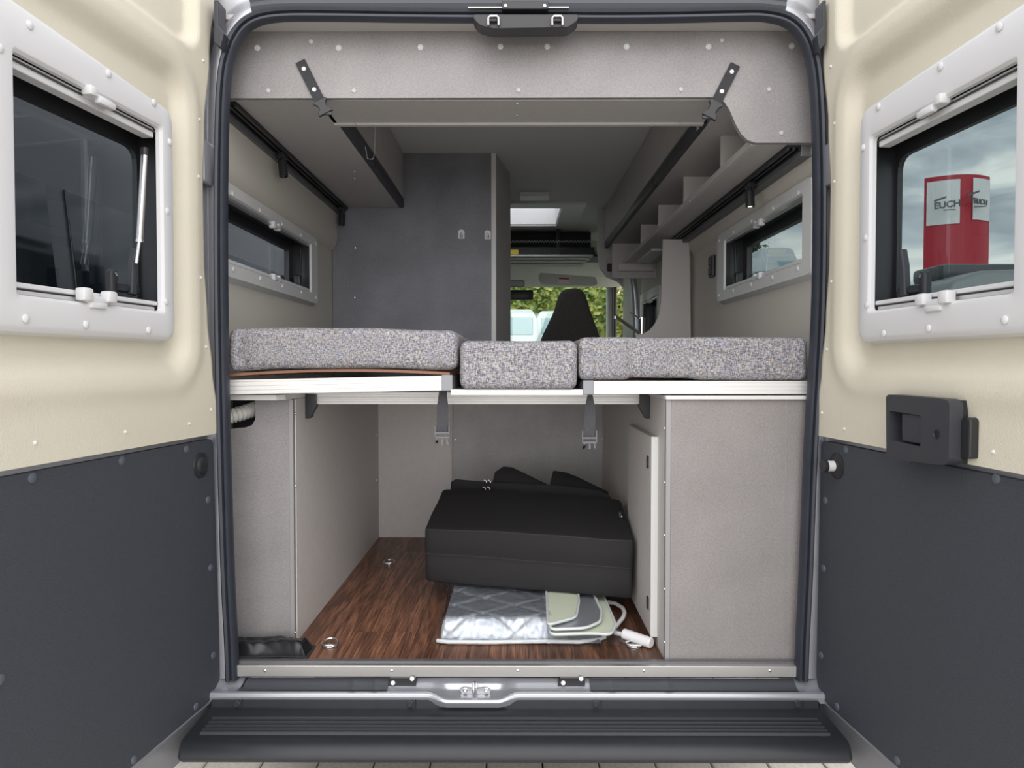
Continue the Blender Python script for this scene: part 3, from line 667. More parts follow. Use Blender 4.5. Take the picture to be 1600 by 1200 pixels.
# hanging bed straps
def bed_strap(px, yt, yb, ybk, w0, w1, label):
    Y = 1.985; t = at(px, yt, Y); c = at(px - 1, yb, Y); e = at(px - 1, ybk, Y)
    o = empty('bed_strap', e, label, 'strap', 'straps hanging under the bed')
    ws = [w0, w1 * .95, w1, w1]; hs = [0, .35, .7, 1]; b = B(); prev = None
    L4 = []
    for w, h in zip(ws, hs):
        p = t.lerp(c, h); p = p + Vector((0, -.004 * math.sin(h * 5), 0)); L4.append([b.bm.verts.new(p + Vector((s * w, d, 0))) for s, d in ((-1, 0), (1, 0), (1, .003), (-1, .003))])
    for A, C in zip(L4, L4[1:]):
        for k in range(4): b.bm.faces.new((A[k], A[(k + 1) % 4], C[(k + 1) % 4], C[k]))
    b.bm.faces.new(L4[0]); b.bm.faces.new(L4[-1][::-1]); b.done('webbing', 'webg', o)
    # side release buckle: frame, middle tongue and two prongs
    h = c.z - e.z; w = w1 * 1.22
    b = B()
    for s in (-1, 1):
        b.box(c.x + s * w - .002, c.x + s * w + .002, Y - .006, Y + .002, c.z - .012, c.z + .020, .001)
    b.box(c.x - w, c.x + w, Y - .006, Y + .002, c.z - .016, c.z - .010, .001); b.box(c.x - w, c.x + w, Y - .006, Y + .002, c.z - .003, c.z + .002, .001)
    b.done('buckle_frame', 'clearp', o)
    zz = c.z - .016
    B().box(c.x - .003, c.x + .003, Y - .005, Y + .001, e.z, zz, .001).done('buckle_tongue', 'clearp', o)
    for s in (-1, 1):
        x = c.x + s * w * .72
        B().prism([(x - .002, Y - .005, zz), (x + .002, Y - .005, zz), (x + .002, Y - .005, zz - .008), (x + s * .006, Y - .005, zz - .016), (x + s * .001, Y - .005, e.z + .004), (x - s * .002, Y - .005, e.z + .004), (x - .002, Y - .005, zz - .010)], (0, .006, 0)).done('buckle_prong', 'clearp', o)
bed_strap(692, 610, 676, 696, .010, .0155, 'dark webbing strap with open grey buckle hanging below the left bed frame corner')
bed_strap(922, 617, 684, 702, .007, .0155, 'dark webbing strap with open grey buckle hanging below the right bed frame corner')
# ------------------------------------------------------------------ floor load
PT = FZ + .055
pk = empty('insulation_pack', (0.05, 2.2, FZ), 'silver quilted insulation mats in a clear bag, lying under the black bag', 'insulation mat')
def quilt(u, v, x0, x1, y0, y1, h, dip):
    x = x0 + (x1 - x0) * u; y = y0 + (y1 - y0) * v
    ed = min(sm(u / .04), sm((1 - u) / .04), sm(v / .12))
    d1 = abs(((x * 1.0 + y * 1.35) / .185) % 1 - .5) * 2; d2 = abs(((x * 1.0 - y * 1.35) / .185) % 1 - .5) * 2
    pf = (1 - math.exp(-((1 - d1) / .10) ** 2)) * (1 - math.exp(-((1 - d2) / .10) ** 2))
    zz = FZ + .006 + (h - .006) * ed + (pf - 1) * dip * ed + .0035 * noise.noise(Vector((x * 22, y * 22, 3))) * ed + .0022 * noise.noise(Vector((x * 90, y * 90, 3)))
    xx = x + .006 * noise.noise(Vector((y * 8, 5, 0))) * (1 - ed); return Vector((xx, y, zz))
px0 = at_z(683, 1009, FZ).x; yf = at_z(700, 1009, FZ).y
B().grid(lambda u, v: quilt(u, v, px0 + .004, .155, yf + .003, 2.62, .058, .009), 150, 130).done('quilted_mat', 'foil', pk, smooth=3, recalc=False)
B().grid(lambda u, v: quilt(u, v, px0 + .012, .24, yf + .005, 2.55, .032, .004), 150, 90).done('lower_mat', 'foil', pk, smooth=3, recalc=False)
def lobe(pts, z, w, nm, m, y_off=0):
    P_ = [at_z(x, y, z) for x, y in pts]
    P_ = roundpoly(P_, .02, 4)
    B().prism([(p.x, p.y, z - .004) for p in P_], (0, 0, .004)).done(nm, m, pk)
    return P_
P1 = lobe([(853, 900), (900, 900), (905, 940), (900, 965), (856, 977)], FZ + .066, 0, 'green_flap', 'mint')
B().tube([p + Vector((0, 0, .001)) for p in P1 + P1[:1]], .0035, 8).done('binding', 'trimw', pk, smooth=1)
P2 = lobe([(880, 900), (926, 925), (940, 955), (938, 972), (915, 982), (860, 984), (858, 910)], FZ + .057, 0, 'foil_flap', 'foil')
B().tube([p + Vector((0, 0, .001)) for p in P2], .004, 8).done('binding', 'trimw', pk, smooth=1)
P3 = lobe([(880, 900), (943, 930), (962, 975), (955, 992), (925, 990), (860, 992), (858, 910)], FZ + .046, 0, 'green_flap', 'mint')
B().tube([p + Vector((0, 0, .001)) for p in P3], .0035, 8).done('binding', 'trimw', pk, smooth=1)
P4 = [at_z(x, y, FZ + .008) for x, y in ((683, 1001), (700, 1003), (760, 1003.5), (850, 1002), (905, 1003), (935, 999), (945, 995))]
B().tube(P4, .006, 10).done('mat_edge', 'trimw', pk, smooth=1)
def film(u, v):
    xa = px0 - .018; xb = .345
    y = yf - .004 + (2.50 - yf) * v; right = xb - .12 * sm(v * 1.3); x = xa + .0 + (right - xa) * u
    h = .067 * min(1, sm(u / .05)) * sm((1 - u) / .55) ** .6 * sm(v / .13)
    return Vector((x, y, FZ + .005 + h + .006 * abs(noise.noise(Vector((x * 28, y * 9, 1)))) * sm(u / .05) + .003 * noise.noise(Vector((x * 50, y * 50, 7)))))
B().grid(film, 120, 70).done('clear_bag', 'poly', pk, smooth=3, recalc=False)
# black bag
bgE = empty('storage_bag', (0.03, 2.45, FZ + .07), 'large black canvas box bag lying on the silver insulation pack', 'bag')
zb_ = FZ + .078
c = {}
c['fl'] = at(664, 909, 2.385); c['fr'] = at(986, 936, 2.215)
ftl = at(663, 826, 2.38); ftr = at(990, 846, 2.21)
btl = at(692, 763, 2.70); btr = at(973, 779, 2.54)
bbl = Vector((btl.x - .01, 2.72, c['fl'].z)); bbr = Vector((btr.x, 2.56, c['fr'].z))
ftr.x = min(ftr.x, xri - .028); c['fr'].x = min(c['fr'].x, xri - .03); btr.x = min(btr.x, xri - .026); bbr.x = min(bbr.x, xri - .026)
def bagpt(u, v, w):
    b0_ = c['fl'].lerp(c['fr'], u); t0 = ftl.lerp(ftr, u); b1_ = bbl.lerp(bbr, u); t1 = btl.lerp(btr, u)
    return b0_.lerp(t0, w).lerp(b1_.lerp(t1, w), v)
def bagwarp(p):
    u, v, w = p.x, p.y, p.z; q = bagpt(u, v, w)
    if v < .15: q.y += -.006 * math.sin(math.pi * min(1, w * 2 % 1 if w < 1 else 0))
    q.z += .006 * math.sin(math.pi * u) * w; nn_ = noise.noise_vector(q * 7) * .004
    return q + nn_
def ubox(warp, cuts=(48, 24, 20), r=.035):
    return softbox(0, 1, 0, 1, 0, 1, r, 0, cuts, warp)
ubox(bagwarp).done('bag_body', 'bag', bgE, smooth=1.0)
def pipe_(w, r, off=.002, v=0.0):
    return B().tube([bagwarp(Vector((.01 + .98 * i / 40, v, w))) + Vector((0, -off, 0)) for i in range(41)], r, 6)
pipe_(.985, .0026, .0).done('seam', 'pipe', bgE); pipe_(.52, .0018, .0005).done('seam', 'pipe', bgE)
# rear panel of the bag with handles
r0 = at(704, 765, 2.74); r1 = at(948, 782, 2.66)
B().prism([at(702, 800, 2.76), at(704, 752, 2.76), at(712, 748, 2.76), at(760, 752, 2.74), at(880, 758, 2.70), at(940, 766, 2.66), at(955, 776, 2.64), at(955, 800, 2.64)], (.01, .07, -.03), .006).done('rear_flap', 'bag', bgE, smooth=.8)
def flapk(pts, Ys, nm):
    P_ = [at(x, y, Y) for (x, y), Y in zip(pts, Ys)]; B().prism(P_, (.01, .035, -.01), .004).done(nm, 'bag', bgE, smooth=.8)
flapk([(768, 757), (773, 737), (786, 728.5), (800, 730), (856, 757), (850, 764)], [2.78, 2.80, 2.82, 2.82, 2.76, 2.75], 'carry_handle')
flapk([(858, 760), (864, 735), (884, 738), (900, 744), (950, 768), (940, 778)], [2.76, 2.80, 2.80, 2.78, 2.70, 2.68], 'carry_handle')
for px, py in ((757, 752), (763, 752), (755, 763), (762, 763)):
    p = at(px, py, 2.69); B().tube([p + Vector((-.004, 0, -.004)), p + Vector((0, -.004, .005)), p + Vector((.006, 0, .004)), p + Vector((.008, 0, -.005))], .0022, 8).done('zip_pull', 'nickel', bgE, smooth=1)
p = at(969, 806, 2.40); B().box(p.x - .006, p.x + .004, p.y - .012, p.y + .004, p.z - .006, p.z + .014, .003).done('side_clasp', 'strip', bgE)
B().tube([p + Vector((-.004, -.013, .008)), p + Vector((.004, -.014, .002)), p + Vector((-.002, -.013, -.006))], .002, 6).done('clasp_ring', 'nickel', bgE)
# crank with white tube handle
ck = empty('crank_rod', at_z(1000, 1000, FZ), 'white crank rod with cylinder grip lying beside the insulation pack', 'crank')
g0 = at_z(974, 990, FZ + .018); g1 = at_z(1018, 1005, FZ + .016)
B().lathe(g0, g1 - g0, [(0, .012), (.003, .015), ((g1 - g0).length - .003, .015), ((g1 - g0).length, .012)], 22).done('grip', 'white', ck, smooth=.7)
rp_ = [(950, 941, .02), (962, 943, .02), (973, 950, .02), (976, 958, .02), (973, 966, .02), (960, 981, .012), (955, 986, .012), (965, 990, .014), (977, 991, .018)]
B().tube([at_z(x, y, FZ + h) for x, y, h in rp_], .0065, 12).done('rod', 'white', ck, smooth=1)
# lashing rings
def lash(px, py, rx, label, up):
    p = at_z(px, py, FZ); o = empty('lashing_ring', p, label, 'ring', 'floor lashing rings')
    B().lathe(p, (0, 0, 1), [(0, rx * .9), (.002, rx * .9), (.004, rx * .7), (.002, rx * .5), (.0015, 0)], 28).done('cup', 'nickel', o, smooth=.7)
    pts = []
    for k in range(25):
        t = 2 * math.pi * k / 24; pts.append(p + Vector((math.cos(t) * rx, math.sin(t) * rx * .95, .007 + up * (math.sin(t) + 1) * rx * .5)))
    B().tube(pts, .003, 8).done('ring', 'chrome', o, smooth=1)
    B().box(p.x - rx * .9, p.x + rx * .9, p.y - .004, p.y + .004, p.z + .002, p.z + .008, .002).done('hinge_bar', 'nickel', o)
lash(516, 1011, .021, 'chrome lashing ring in the floor beside the black pouch', .5)
lash(608, 882, .021, 'chrome lashing ring in the floor deep in the garage, left of the black bag', .3)
lash(990, 1011, .021, 'chrome lashing ring in the floor under the tip of the clear bag', .1)
# black pouch
def pouch(u, v):
    x = at_z(340, 1015, FZ).x + (at_z(489, 1015, FZ).x - at_z(340, 1015, FZ).x) * u
    a = at_z(500, 1029, FZ).y; y = a + .085 * v
    e_ = min(sm(v / .35), sm((1 - v) / .3), sm((1 - u) / .10))
    wr_ = .010 * noise.noise(Vector((x * 13 + y * 12, y * 30, 2))) + .009 * abs(noise.noise(Vector((x * 30 + y * 20, y * 25, 8))))
    return Vector((x + .01 * noise.noise(Vector((y * 20, 1, 1))), y + .006 * noise.noise(Vector((x * 12, 0, 4))), FZ + .003 + (.030 + wr_) * e_))
po = B().grid(pouch, 110, 34).done('document_pouch', 'vinylb', label='crumpled shiny black vinyl pouch lying in front of the left garage cabinet', cat='pouch', smooth=3, recalc=False)
sp = [pouch(1, i / 20) + Vector((0, 0, .001)) for i in range(21)]
B().tube(sp, .0025, 6).done('piped_edge', 'web', po)
B().tube([pouch(i / 60, 0) + Vector((0, 0, .001)) for i in range(61)], .0022, 6).done('piped_edge', 'web', po)
# ------------------------------------------------------------------ rear opening: body frame, seal
Lp = [(362, 1062), (360, 1000), (355, 900), (349, 700), (345, 500), (344, 350), (345, 230), (348, 140), (355, 90), (371, 52), (397, 30), (440, 21.5)]
Tp = [(520, 21), (620, 22.5), (740, 23.5), (860, 23.5), (960, 24), (1060, 23), (1150, 21)]
Rp = [(1195, 21.5), (1232, 31), (1256, 54), (1270, 90), (1277, 140), (1281, 230), (1282, 350), (1279, 500), (1268, 700), (1260, 900), (1255, 1000), (1253, 1062)]
def smooth_path(pts, k=4):
    out = []; n = len(pts)
    for i in range(n - 1):
        p0, p1, p2, p3 = (Vector(pts[max(i - 1, 0)]), Vector(pts[i]), Vector(pts[i + 1]), Vector(pts[min(i + 2, n - 1)]))
        for j in range(k):
            t = j / k; out.append(.5 * ((2 * p1) + (p2 - p0) * t + (2 * p0 - 5 * p1 + 4 * p2 - p3) * t * t + (3 * p1 - p0 - 3 * p2 + p3) * t ** 3))
    out.append(Vector(pts[-1])); return out
SP = [at(p[0], p[1], YO) for p in smooth_path(Lp + Tp + Rp)]
prof = [(.015, .010), (.015, -.004), (.010, -.011), (.005, -.011), (.003, -.004), (.001, -.004), (-.002, -.013), (-.008, -.016), (-.012, -.012), (-.013, .004), (-.013, .010), (.015, .014)]
B().sweep(SP, [(-a, b) for a, b in prof], (0, 1, 0)).done('door_seal', 'rubber', label='black ribbed rubber seal running round the rear opening', cat='seal', smooth=.7)
# silver body frame round the seal
def offs(path, d):
    out = []; n = len(path)
    for i, p in enumerate(path):
        t = (path[min(i + 1, n - 1)] - path[max(i - 1, 0)]).normalized(); s = t.cross(Vector((0, 1, 0))); out.append(p + s * d)
    return out
bf = empty('trim_1', (0, YO + .02, .5), kind='structure')
b = B(); n = len(SP)
mid = Vector((0, YO, 1.45))
def outw(i, d, dy):
    p = SP[i]; t = (SP[min(i + 1, n - 1)] - SP[max(i - 1, 0)]).normalized(); s = t.cross(Vector((0, 1, 0)))
    if s.dot(p - mid) < 0: s = -s
    return p + s * d + Vector((0, dy, 0))
cols = [(.008, .012), (.026, .006), (.042, .010), (.060, .030), (.075, .034), (.10, .030), (.22, .04)]
R_ = [[b.bm.verts.new(outw(i, d, dy)) for i in range(n)] for d, dy in cols]
for A, C in zip(R_, R_[1:]):
    for i in range(n - 1): b.bm.faces.new((A[i], A[i + 1], C[i + 1], C[i]))
b.done('opening_flange', 'silver', bf, smooth=.9)
# channel above the top of the seal, its shadow painted as dark colour
tp = [at(p[0], p[1], YO - .006) for p in smooth_path([(392, 8), (430, 3), (520, 2), (640, 2), (760, 2), (900, 2), (1060, 2), (1180, 2), (1228, 7)])]
B().sweep(tp, [(-.020, .02), (-.020, -.002), (-.008, -.008), (.004, -.004), (.012, -.008), (.014, .02)], (0, 1, 0)).done('top_channel', 'channel', bf, smooth=.7)
B().box(-.99, .99, YO + .03, YO + .08, 2.42, 2.62).done('roof_edge', 'silver', bf)
for sg in (-1, 1):
    xo_, xp_ = sorted((sg * .905, sg * .93)); bs = B()
    for ya_, yb_, lo_, hi_ in ((YO + .045, 2.04, 0, 0), (2.04, 3.3, 1.66, 1.93), (3.3, 4.12, 0, 0), (4.12, 5.0, 1.45, 1.86), (5.0, 5.95, 1.5, 2.02), (5.95, 6.6, 0, 0)):
        if lo_: bs.box(xo_, xp_, ya_, yb_, .35, lo_).box(xo_, xp_, ya_, yb_, hi_, 2.55)
        else: bs.box(xo_, xp_, ya_, yb_, .35, 2.55 if ya_ < 5.9 else 1.4)
    bs.done('body_side', 'silver', bf)
    B().box(*sorted((sg * .83, sg * .93)), YO + .035, YO + .06, .5, 2.5).done('corner_pillar', 'channel', bf)
    # inner reveal between the seal and the lining
    B().box(*sorted((sg * .79, sg * .83)), YO + .045, YO + .085, FZ - .02, ZL).done('reveal', 'liner', bf)
B().box(-.93, .93, YO + .05, 4.40, 2.50, 2.55).box(-.93, -.32, 4.40, 5.0, 2.50, 2.55).box(.30, .93, 4.40, 5.0, 2.50, 2.55).box(-.93, .93, 5.0, 5.3, 2.50, 2.55).done('roof_skin', 'silver', bf)
# hinges / check pieces seen at the outer edge
for sg, pts, lb in ((-1, [(334, 0), (334, 66), (344, 74), (350, 52), (341, 40), (341, 0)], 'left'), (1, [(1286, 0), (1286, 42), (1277, 54), (1281, 78), (1291, 68), (1291, 0)], 'right')):
    B().prism([at(x, y, YO - .045) for x, y in pts], (0, .05, 0), .002).done('door_buffer', 'strip', bf)
for sg, xa, xb, ya, yb in ((-1, 314, 325, 222, 288), (1, 1293, 1303, 226, 292)):
    hg = B().box(at(xa, 0, 1.85).x, at(xb, 0, 1.85).x, 1.82, 1.88, at(0, yb, 1.85).z, at(0, ya, 1.85).z, .006).done('hinge_block', 'silver', bf, smooth=.6)
# latch plate at the top
lt = empty('top_latch', at(820, 30, YO - .03), 'dark latch plate with two steel loops at the middle of the lintel', 'latch')
Y = YO - .028
B().prism([at(x, y, Y) for x, y in roundpoly([Vector(q_) for q_ in ((738, 22), (905, 22), (903, 32), (888, 43), (770, 45), (750, 40), (740, 30))], 5, 3)], (0, .05, 0), .002).done('latch_plate', 'black', lt)
for px in (771, 871):
    B().tube([at(px - 8, 39, Y - .012), at(px - 8, 28, Y - .014), at(px - 5.5, 25, Y - .014), at(px + 5.5, 25, Y - .014), at(px + 8, 28, Y - .014), at(px + 8, 39, Y - .012)], .0032, 8).done('steel_loop', 'nickel', lt, smooth=1)
    B().box(at(px - 6, 36, Y).x, at(px + 6, 36, Y).x, Y - .01, Y, at(0, 37, Y).z, at(0, 31, Y).z, .001).done('loop_base', 'strip', lt)
B().prism([at(x, y, Y - .004) for x, y in ((784, 1), (857, 1), (857, 14), (784, 14))], (0, .03, 0), .002).done('lock_housing', 'black', lt)
for px in (790, 851): inst('screw', RVT, at(px, 9, Y - .0045), (0, -1, 0), lt)
B().box(at(731, 12, Y).x, at(889, 12, Y).x, Y + .002, Y + .012, at(0, 13.2, Y).z, at(0, 11, Y).z, .0005).done('bright_strip', 'alu', lt)
# ------------------------------------------------------------------ sill
YA = 1.872
zs1 = at(800, 1041, YA).z; zs0 = at(800, 1057, YA).z
xa = at(366, 1045, YA).x; xb = at(1252, 1045, YA).x
st = empty('sill_strip', (0, YA, zs0), 'brushed aluminium angle strip along the rear edge of the floor', 'strip')
B().box(xa, xb, YA - .002, YA + .001, zs0, zs1, .0006).box(xa, xb, YA - .001, 1.905, zs1 - .002, zs1 + .0005, .0004).done('angle_profile', 'alu', st)
B().box(xa, xb, 1.893, 1.91, zs1, max(FZ + .003, zs1 + .004), .001).done('rubber_lip', 'clearp', st)
for px in (414, 612, 809, 1006, 1203): inst('rivet', RVT, at(px, 1048, YA - .002), (0, -1, 0), st)
sl = empty('trim_2', (0, YO - .02, .55), kind='structure')
zq = lambda py, Y: at(800, py, Y).z
def sillp(u, v):
    X = -.80 + 1.60 * u; px = 804 + X * F / 1.84
    k = sm((px - 665) / 35) * sm((812 - px) / 35)       # the pressed recess for the striker
    A = [(1.885, zq(1059, 1.885)), (1.872, zq(1066, 1.872)), (1.858, zq(1075, 1.858)), (1.848, zq(1079, 1.848)), (1.838, zq(1080.5, 1.838)), (1.830, zq(1084, 1.83)), (1.828, zq(1091, 1.828)), (1.835, zq(1099, 1.835))]
    C = [(1.900, zq(1059, 1.90)), (1.888, zq(1068, 1.888)), (1.880, zq(1078, 1.880)), (1.860, zq(1088, 1.86)), (1.825, zq(1091, 1.825)), (1.815, zq(1094, 1.815)), (1.812, zq(1099, 1.812)), (1.820, zq(1106, 1.82))]
    i = v * (len(A) - 1); j = min(int(i), len(A) - 2); t = i - j
    a = Vector(A[j]).lerp(Vector(A[j + 1]), t); c_ = Vector(C[j]).lerp(Vector(C[j + 1]), t); r = a.lerp(c_, k)
    return Vector((X, r.x, r.y))
B().grid(sillp, 200, 28).done('pressed_sill', 'silver', sl, smooth=3)
for xa_, xb_, sk2 in ((368, 604, 1), (923, 1248, -1)):
    def cov(u, v, xa_=xa_, xb_=xb_):
        px = xa_ + (xb_ - xa_) * u + (8 * (1 - v) if u < .02 and xa_ < 500 else 0)
        X = (px - 804) * 1.86 / F; P_ = sillp((X + .8) / 1.6, .02 + .50 * v)
        d = .004 + .0025 * (math.exp(-((px - 550) / 5) ** 2) + math.exp(-((px - 585) / 5) ** 2) + math.exp(-((px - 957) / 5) ** 2) + math.exp(-((px - 1045) / 6) ** 2))
        return P_ + Vector((0, -d, d * .6))
    B().grid(cov, 80, 8).done('sill_cover', 'channel', sl, smooth=3)
for xa_, xb_ in ((605, 650), (871, 914)):
    Y = 1.862
    bk = B().prism([at(x, y, Y) for x, y in ((xa_, 1073), (xb_, 1073), (xb_, 1059), (xa_ + 4, 1059))], (0, .02, 0), .001).done('sill_block', 'black', sl)
    inst('screw', STUD, at(xa_ + 9, 1067, Y), (0, -1, .4), bk); inst('screw', STUD, at(xb_ - 6, 1060.5, Y), (0, -1, .4), bk)
sr = empty('door_striker', at(742, 1085, 1.86), 'zinc striker hook bolted in the pressed recess of the sill', 'striker')
Y = 1.868
B().prism([at(x, y, Y) for x, y in roundpoly([Vector(q_) for q_ in ((718, 1076), (725, 1074), (742, 1076), (760, 1074), (767, 1078), (764, 1085), (748, 1088), (736, 1088), (722, 1085))], 2, 2)], (0, .004, 0)).done('striker_plate', 'nickel', sr)
for px in (727, 760): B().lathe(at(px, 1079, Y - .001), (0, -1, .2), [(0, .006), (.004, .0055), (.006, .003), (.0062, 0)], 8).done('bolt', 'chrome', sr)
B().tube([at(742, 1067, Y), at(739.5, 1068, Y - .012), at(739.5, 1076, Y - .018), at(741, 1086, Y - .018), at(742, 1089, Y - .004)], .0036, 8).tube([at(742, 1067, Y), at(744.5, 1068, Y - .012), at(744.5, 1076, Y - .018), at(742, 1089, Y - .004)], .0026, 8).done('striker_hook', 'chrome', sr, smooth=1)
# ------------------------------------------------------------------ bumper
bu = empty('rear_bumper', (0, 1.7, .5), 'black ribbed plastic rear bumper step below the opening', 'bumper')
z0b = zq(1108, 1.828)
pb = [(1.84, zq(1093, 1.84)), (1.830, zq(1094, 1.83)), (1.828, zq(1106, 1.828)), (1.822, zq(1110, 1.822)), (1.70, z0b - .002), (1.672, z0b - .004), (1.660, z0b - .012), (1.652, z0b - .03), (1.652, zq(1188, 1.652)), (1.66, zq(1192, 1.66)), (1.72, zq(1196, 1.70)), (1.82, zq(1196, 1.70)), (1.84, zq(1196, 1.7))]
b = B(); xs_ = [-.770, -.762, -.5, 0, .5, .762, .770]
ringsb = [[b.bm.verts.new((x, y + (.006 if abs(x) > .765 else 0), z)) for y, z in pb] for x in xs_]
for A, C in zip(ringsb, ringsb[1:]):
    for k in range(len(pb)): b.bm.faces.new((A[k], A[(k + 1) % len(pb)], C[(k + 1) % len(pb)], C[k]))
b.bm.faces.new(ringsb[0]); b.bm.faces.new(ringsb[-1][::-1])
# cut for the recess is left to the silver pressing that sits in front
b.done('bumper_shell', 'bumper', bu, smooth=.6)
B().box(-.80, .80, 1.868, 1.895, .40, .556).done('rear_crossmember', 'channel', bf)
for py in (1122.5, 1129, 1135, 1140.5, 1145.5):
    y_ = at_z(800, py, z0b + .002).y; xw = .738
    pr = [(y_ - .0035, z0b - .004), (y_ - .0022, z0b + .0045), (y_ + .0010, z0b + .0045), (y_ + .004, z0b - .004)]
    B().prism([(-xw, a, c_) for a, c_ in pr], (2 * xw, 0, 0)).done('grip_rib', 'strip', bu)
for px in (370, 641, 931, 1246):
    p = at(px, 1099.5, 1.828); B().lathe(p, (0, -1, 0), [(0, .009), (.003, .009), (.0035, .007), (.001, .006), (.001, 0)], 18).done('bolt', 'strip', bu, smooth=.5)
    B().box(p.x + .013, p.x + .0145, 1.8265, 1.831, zq(1107, 1.828), zq(1094, 1.828)).done('notch', 'black', bu)
B().lathe((at(800, 0, 2.3).x - .3, 2.35, .42), (1, 0, 0), [(0, .06), (.05, .10), (.5, .10), (.55, .06)], 24).done('silencer', 'channel', bu, smooth=.7)
# ------------------------------------------------------------------ rear doors
class Door:
    def __init__(s, sg, hx, ang, label):
        s.sg = sg; s.H = Vector((sg * hx, YO, 0)); a = math.radians(ang)
        s.u = Vector((sg * math.sin(a), -math.cos(a), 0)); s.n = Vector((-sg * math.cos(a), -math.sin(a), 0))
        s.o = empty('van_door', s.P(.39, 0, .57), label, 'van door', 'open rear doors')
    def P(s, a, z, n=None):
        raise NotImplementedError
class VanDoor(Door):
    def P(s, a, n, z): return s.H + s.u * a + s.n * n + Vector((0, 0, z))
    def uv(s, px, py, n=0):
        d = ray(px, py); o = s.H + s.n * n; t = (o - CAM).dot(s.n) / d.dot(s.n); p = CAM + d * t
        return Vector(((p - s.H).dot(s.u), p.z))
def build_door(sg, hx, ang, label, E):
    D = VanDoor(sg, hx, ang, label); P = D.P; uv = D.uv; o = D.o; nv = D.n
    zT = 2.45; zB = E['zb']; zM = uv(*E['mid'])[1]
    # metal shell
    sh_ = roundpoly([Vector((-.025, zB)), Vector((.80, zB)), Vector((.80, zT)), Vector((-.025, zT))], [.17, .02, .02, .02], 6)
    NWs = .014; _ia = uv(*E['ia'], NWs); _ib = uv(*E['ib'], NWs); hw = (_ia[0] - .048, _ib[0] + .03, _ib[1] - .03, _ia[1] + .03)
    hr_ = roundpoly([Vector((hw[0], hw[2])), Vector((hw[1], hw[2])), Vector((hw[1], hw[3])), Vector((hw[0], hw[3]))], .02, 6)
    B().ring([P(a, -.030, z) for a, z in sh_], [P(a, -.030, z) for a, z in hr_], nv * -.032).done('door_shell', 'silverd', o, smooth=.5)
    B().prism([P(a, -.012, z) for a, z in roundpoly([Vector((-.025, zB)), Vector((.80, zB)), Vector((.80, zM + .01)), Vector((-.025, zM + .01))], [.17, .02, .01, .01], 6)], nv * -.018, .004, 2).done('lower_skin', 'silver', o, smooth=.5)
    B().prism([P(a, -.012, z) for a, z in ((-.025, zM), (-.004, zM), (-.004, zT), (-.025, zT))], nv * -.018, .004, 2).done('edge_skin', 'silver', o, smooth=.5)
    # raised bright flange beside the dark panel
    # lower dark panel
    lo = [uv(*p) for p in E['low']]; s_in = lo[0][0]
    zlo = E['zlow']; ztop = zM - .012
    pr = roundpoly([Vector((lo[0][0], ztop)), Vector((lo[1][0], zlo + .03)), Vector((lo[1][0] + .045, zlo)), Vector((.76, zlo)), Vector((.76, ztop))], [.02, .03, .03, .02, .01], 4)
    B().prism([P(a, -.010, z) for a, z in pr], nv * .014, .002, 2).done('lower_panel', 'dark', o)
    fl_ = [Vector((lo[0][0] - .004, ztop - .01)), Vector((lo[1][0] - .006, zlo + .05)), Vector((lo[1][0] - .006, zlo + .028)), Vector((lo[1][0] + .010, zlo + .006)), Vector((lo[1][0] + .04, zlo - .006)), Vector((.77, zlo - .006))]
    B().tube([P(a, -.006, z) for a, z in smooth_path(fl_, 4)], .0062, 8).done('flange_edge', 'silver', o, smooth=1)
    B().box(0, .001, 0, .001, 0, .001)
    for px, py in E['lscrews']: s_, z_ = uv(px, py, .004); inst('screw', SCREW, P(s_, .004, z_), nv, o)
    # beige moulded panel
    ed = [(uv(x, y)[1], uv(x, y)[0]) for x, y in E['edge']]; ed.sort()
    def s_edge(z):
        if z <= ed[0][0]: return ed[0][1]
        for (z0, a0), (z1, a1) in zip(ed, ed[1:]):
            if z <= z1: return a0 + (a1 - a0) * sm((z - z0) / (z1 - z0))
        return ed[-1][1]
    ps = uv(*E['pr'])[0]; pt = uv(*E['pt'])[1]; pb_ = uv(*E['pb'])[1]; up = uv(*E['uc'])
    def sdf(a, z, a0, a1, z0, z1, r):
        cx_, cz_ = (a0 + a1) / 2, (z0 + z1) / 2; qx = abs(a - cx_) - (a1 - a0) / 2 + r; qz = abs(z - cz_) - (z1 - z0) / 2 + r
        return min(max(qx, qz), 0) + math.hypot(max(qx, 0), max(qz, 0)) - r
    def relief(a, z):
        d = sdf(a, z, ps, .745, pb_, pt, .06); h = .013
        h -= .024 * sm(.5 - d / .045)
        h += .006 * math.exp(-((d - .045) / .025) ** 2)
        d2 = sdf(a, z, up[0], .70, up[1], 2.44, .05); h -= .028 * sm(.5 - d2 / .03)
        return h
    s_end = .775; zc_ = zM + .014
    def pan(u, v):
        z = zM + (2.44 - zM) * v; a = s_edge(z); 
        if z < zc_ + .006: t = (z - zM) / (zc_ + .006 - zM); a += .018 * (1 - math.sqrt(max(0, 1 - (1 - t) ** 2)))
        a = a + (s_end - a) * (u ** 1.0); r = relief(a, z)
        e_ = min(sm((a - s_edge(z)) / .006), 1); return P(a, -.008 + (r + .008) * max(e_, 0), z)
    NU, NV = 110, 150
    b = B(); b.grid(pan, NU, NV)
    def inhole(f):
        q_ = f.calc_center_median() - D.H; a = q_.dot(D.u); return hw[0] + .002 < a < hw[1] - .002 and hw[2] + .002 < q_.z < hw[3] - .002
    bmesh.ops.delete(b.bm, geom=[f for f in b.bm.faces if inhole(f)], context='FACES')
    b.grid(lambda u, v: pan(u, 0) * (1 - v) + (pan(u, 0) - nv * .012) * v, NU, 1)
    b.grid(lambda u, v: pan(0, u) * (1 - v) + (pan(0, u) - nv * .008) * v, NV, 1)
    b.done('upper_lining', 'beige', o, smooth=1.3)
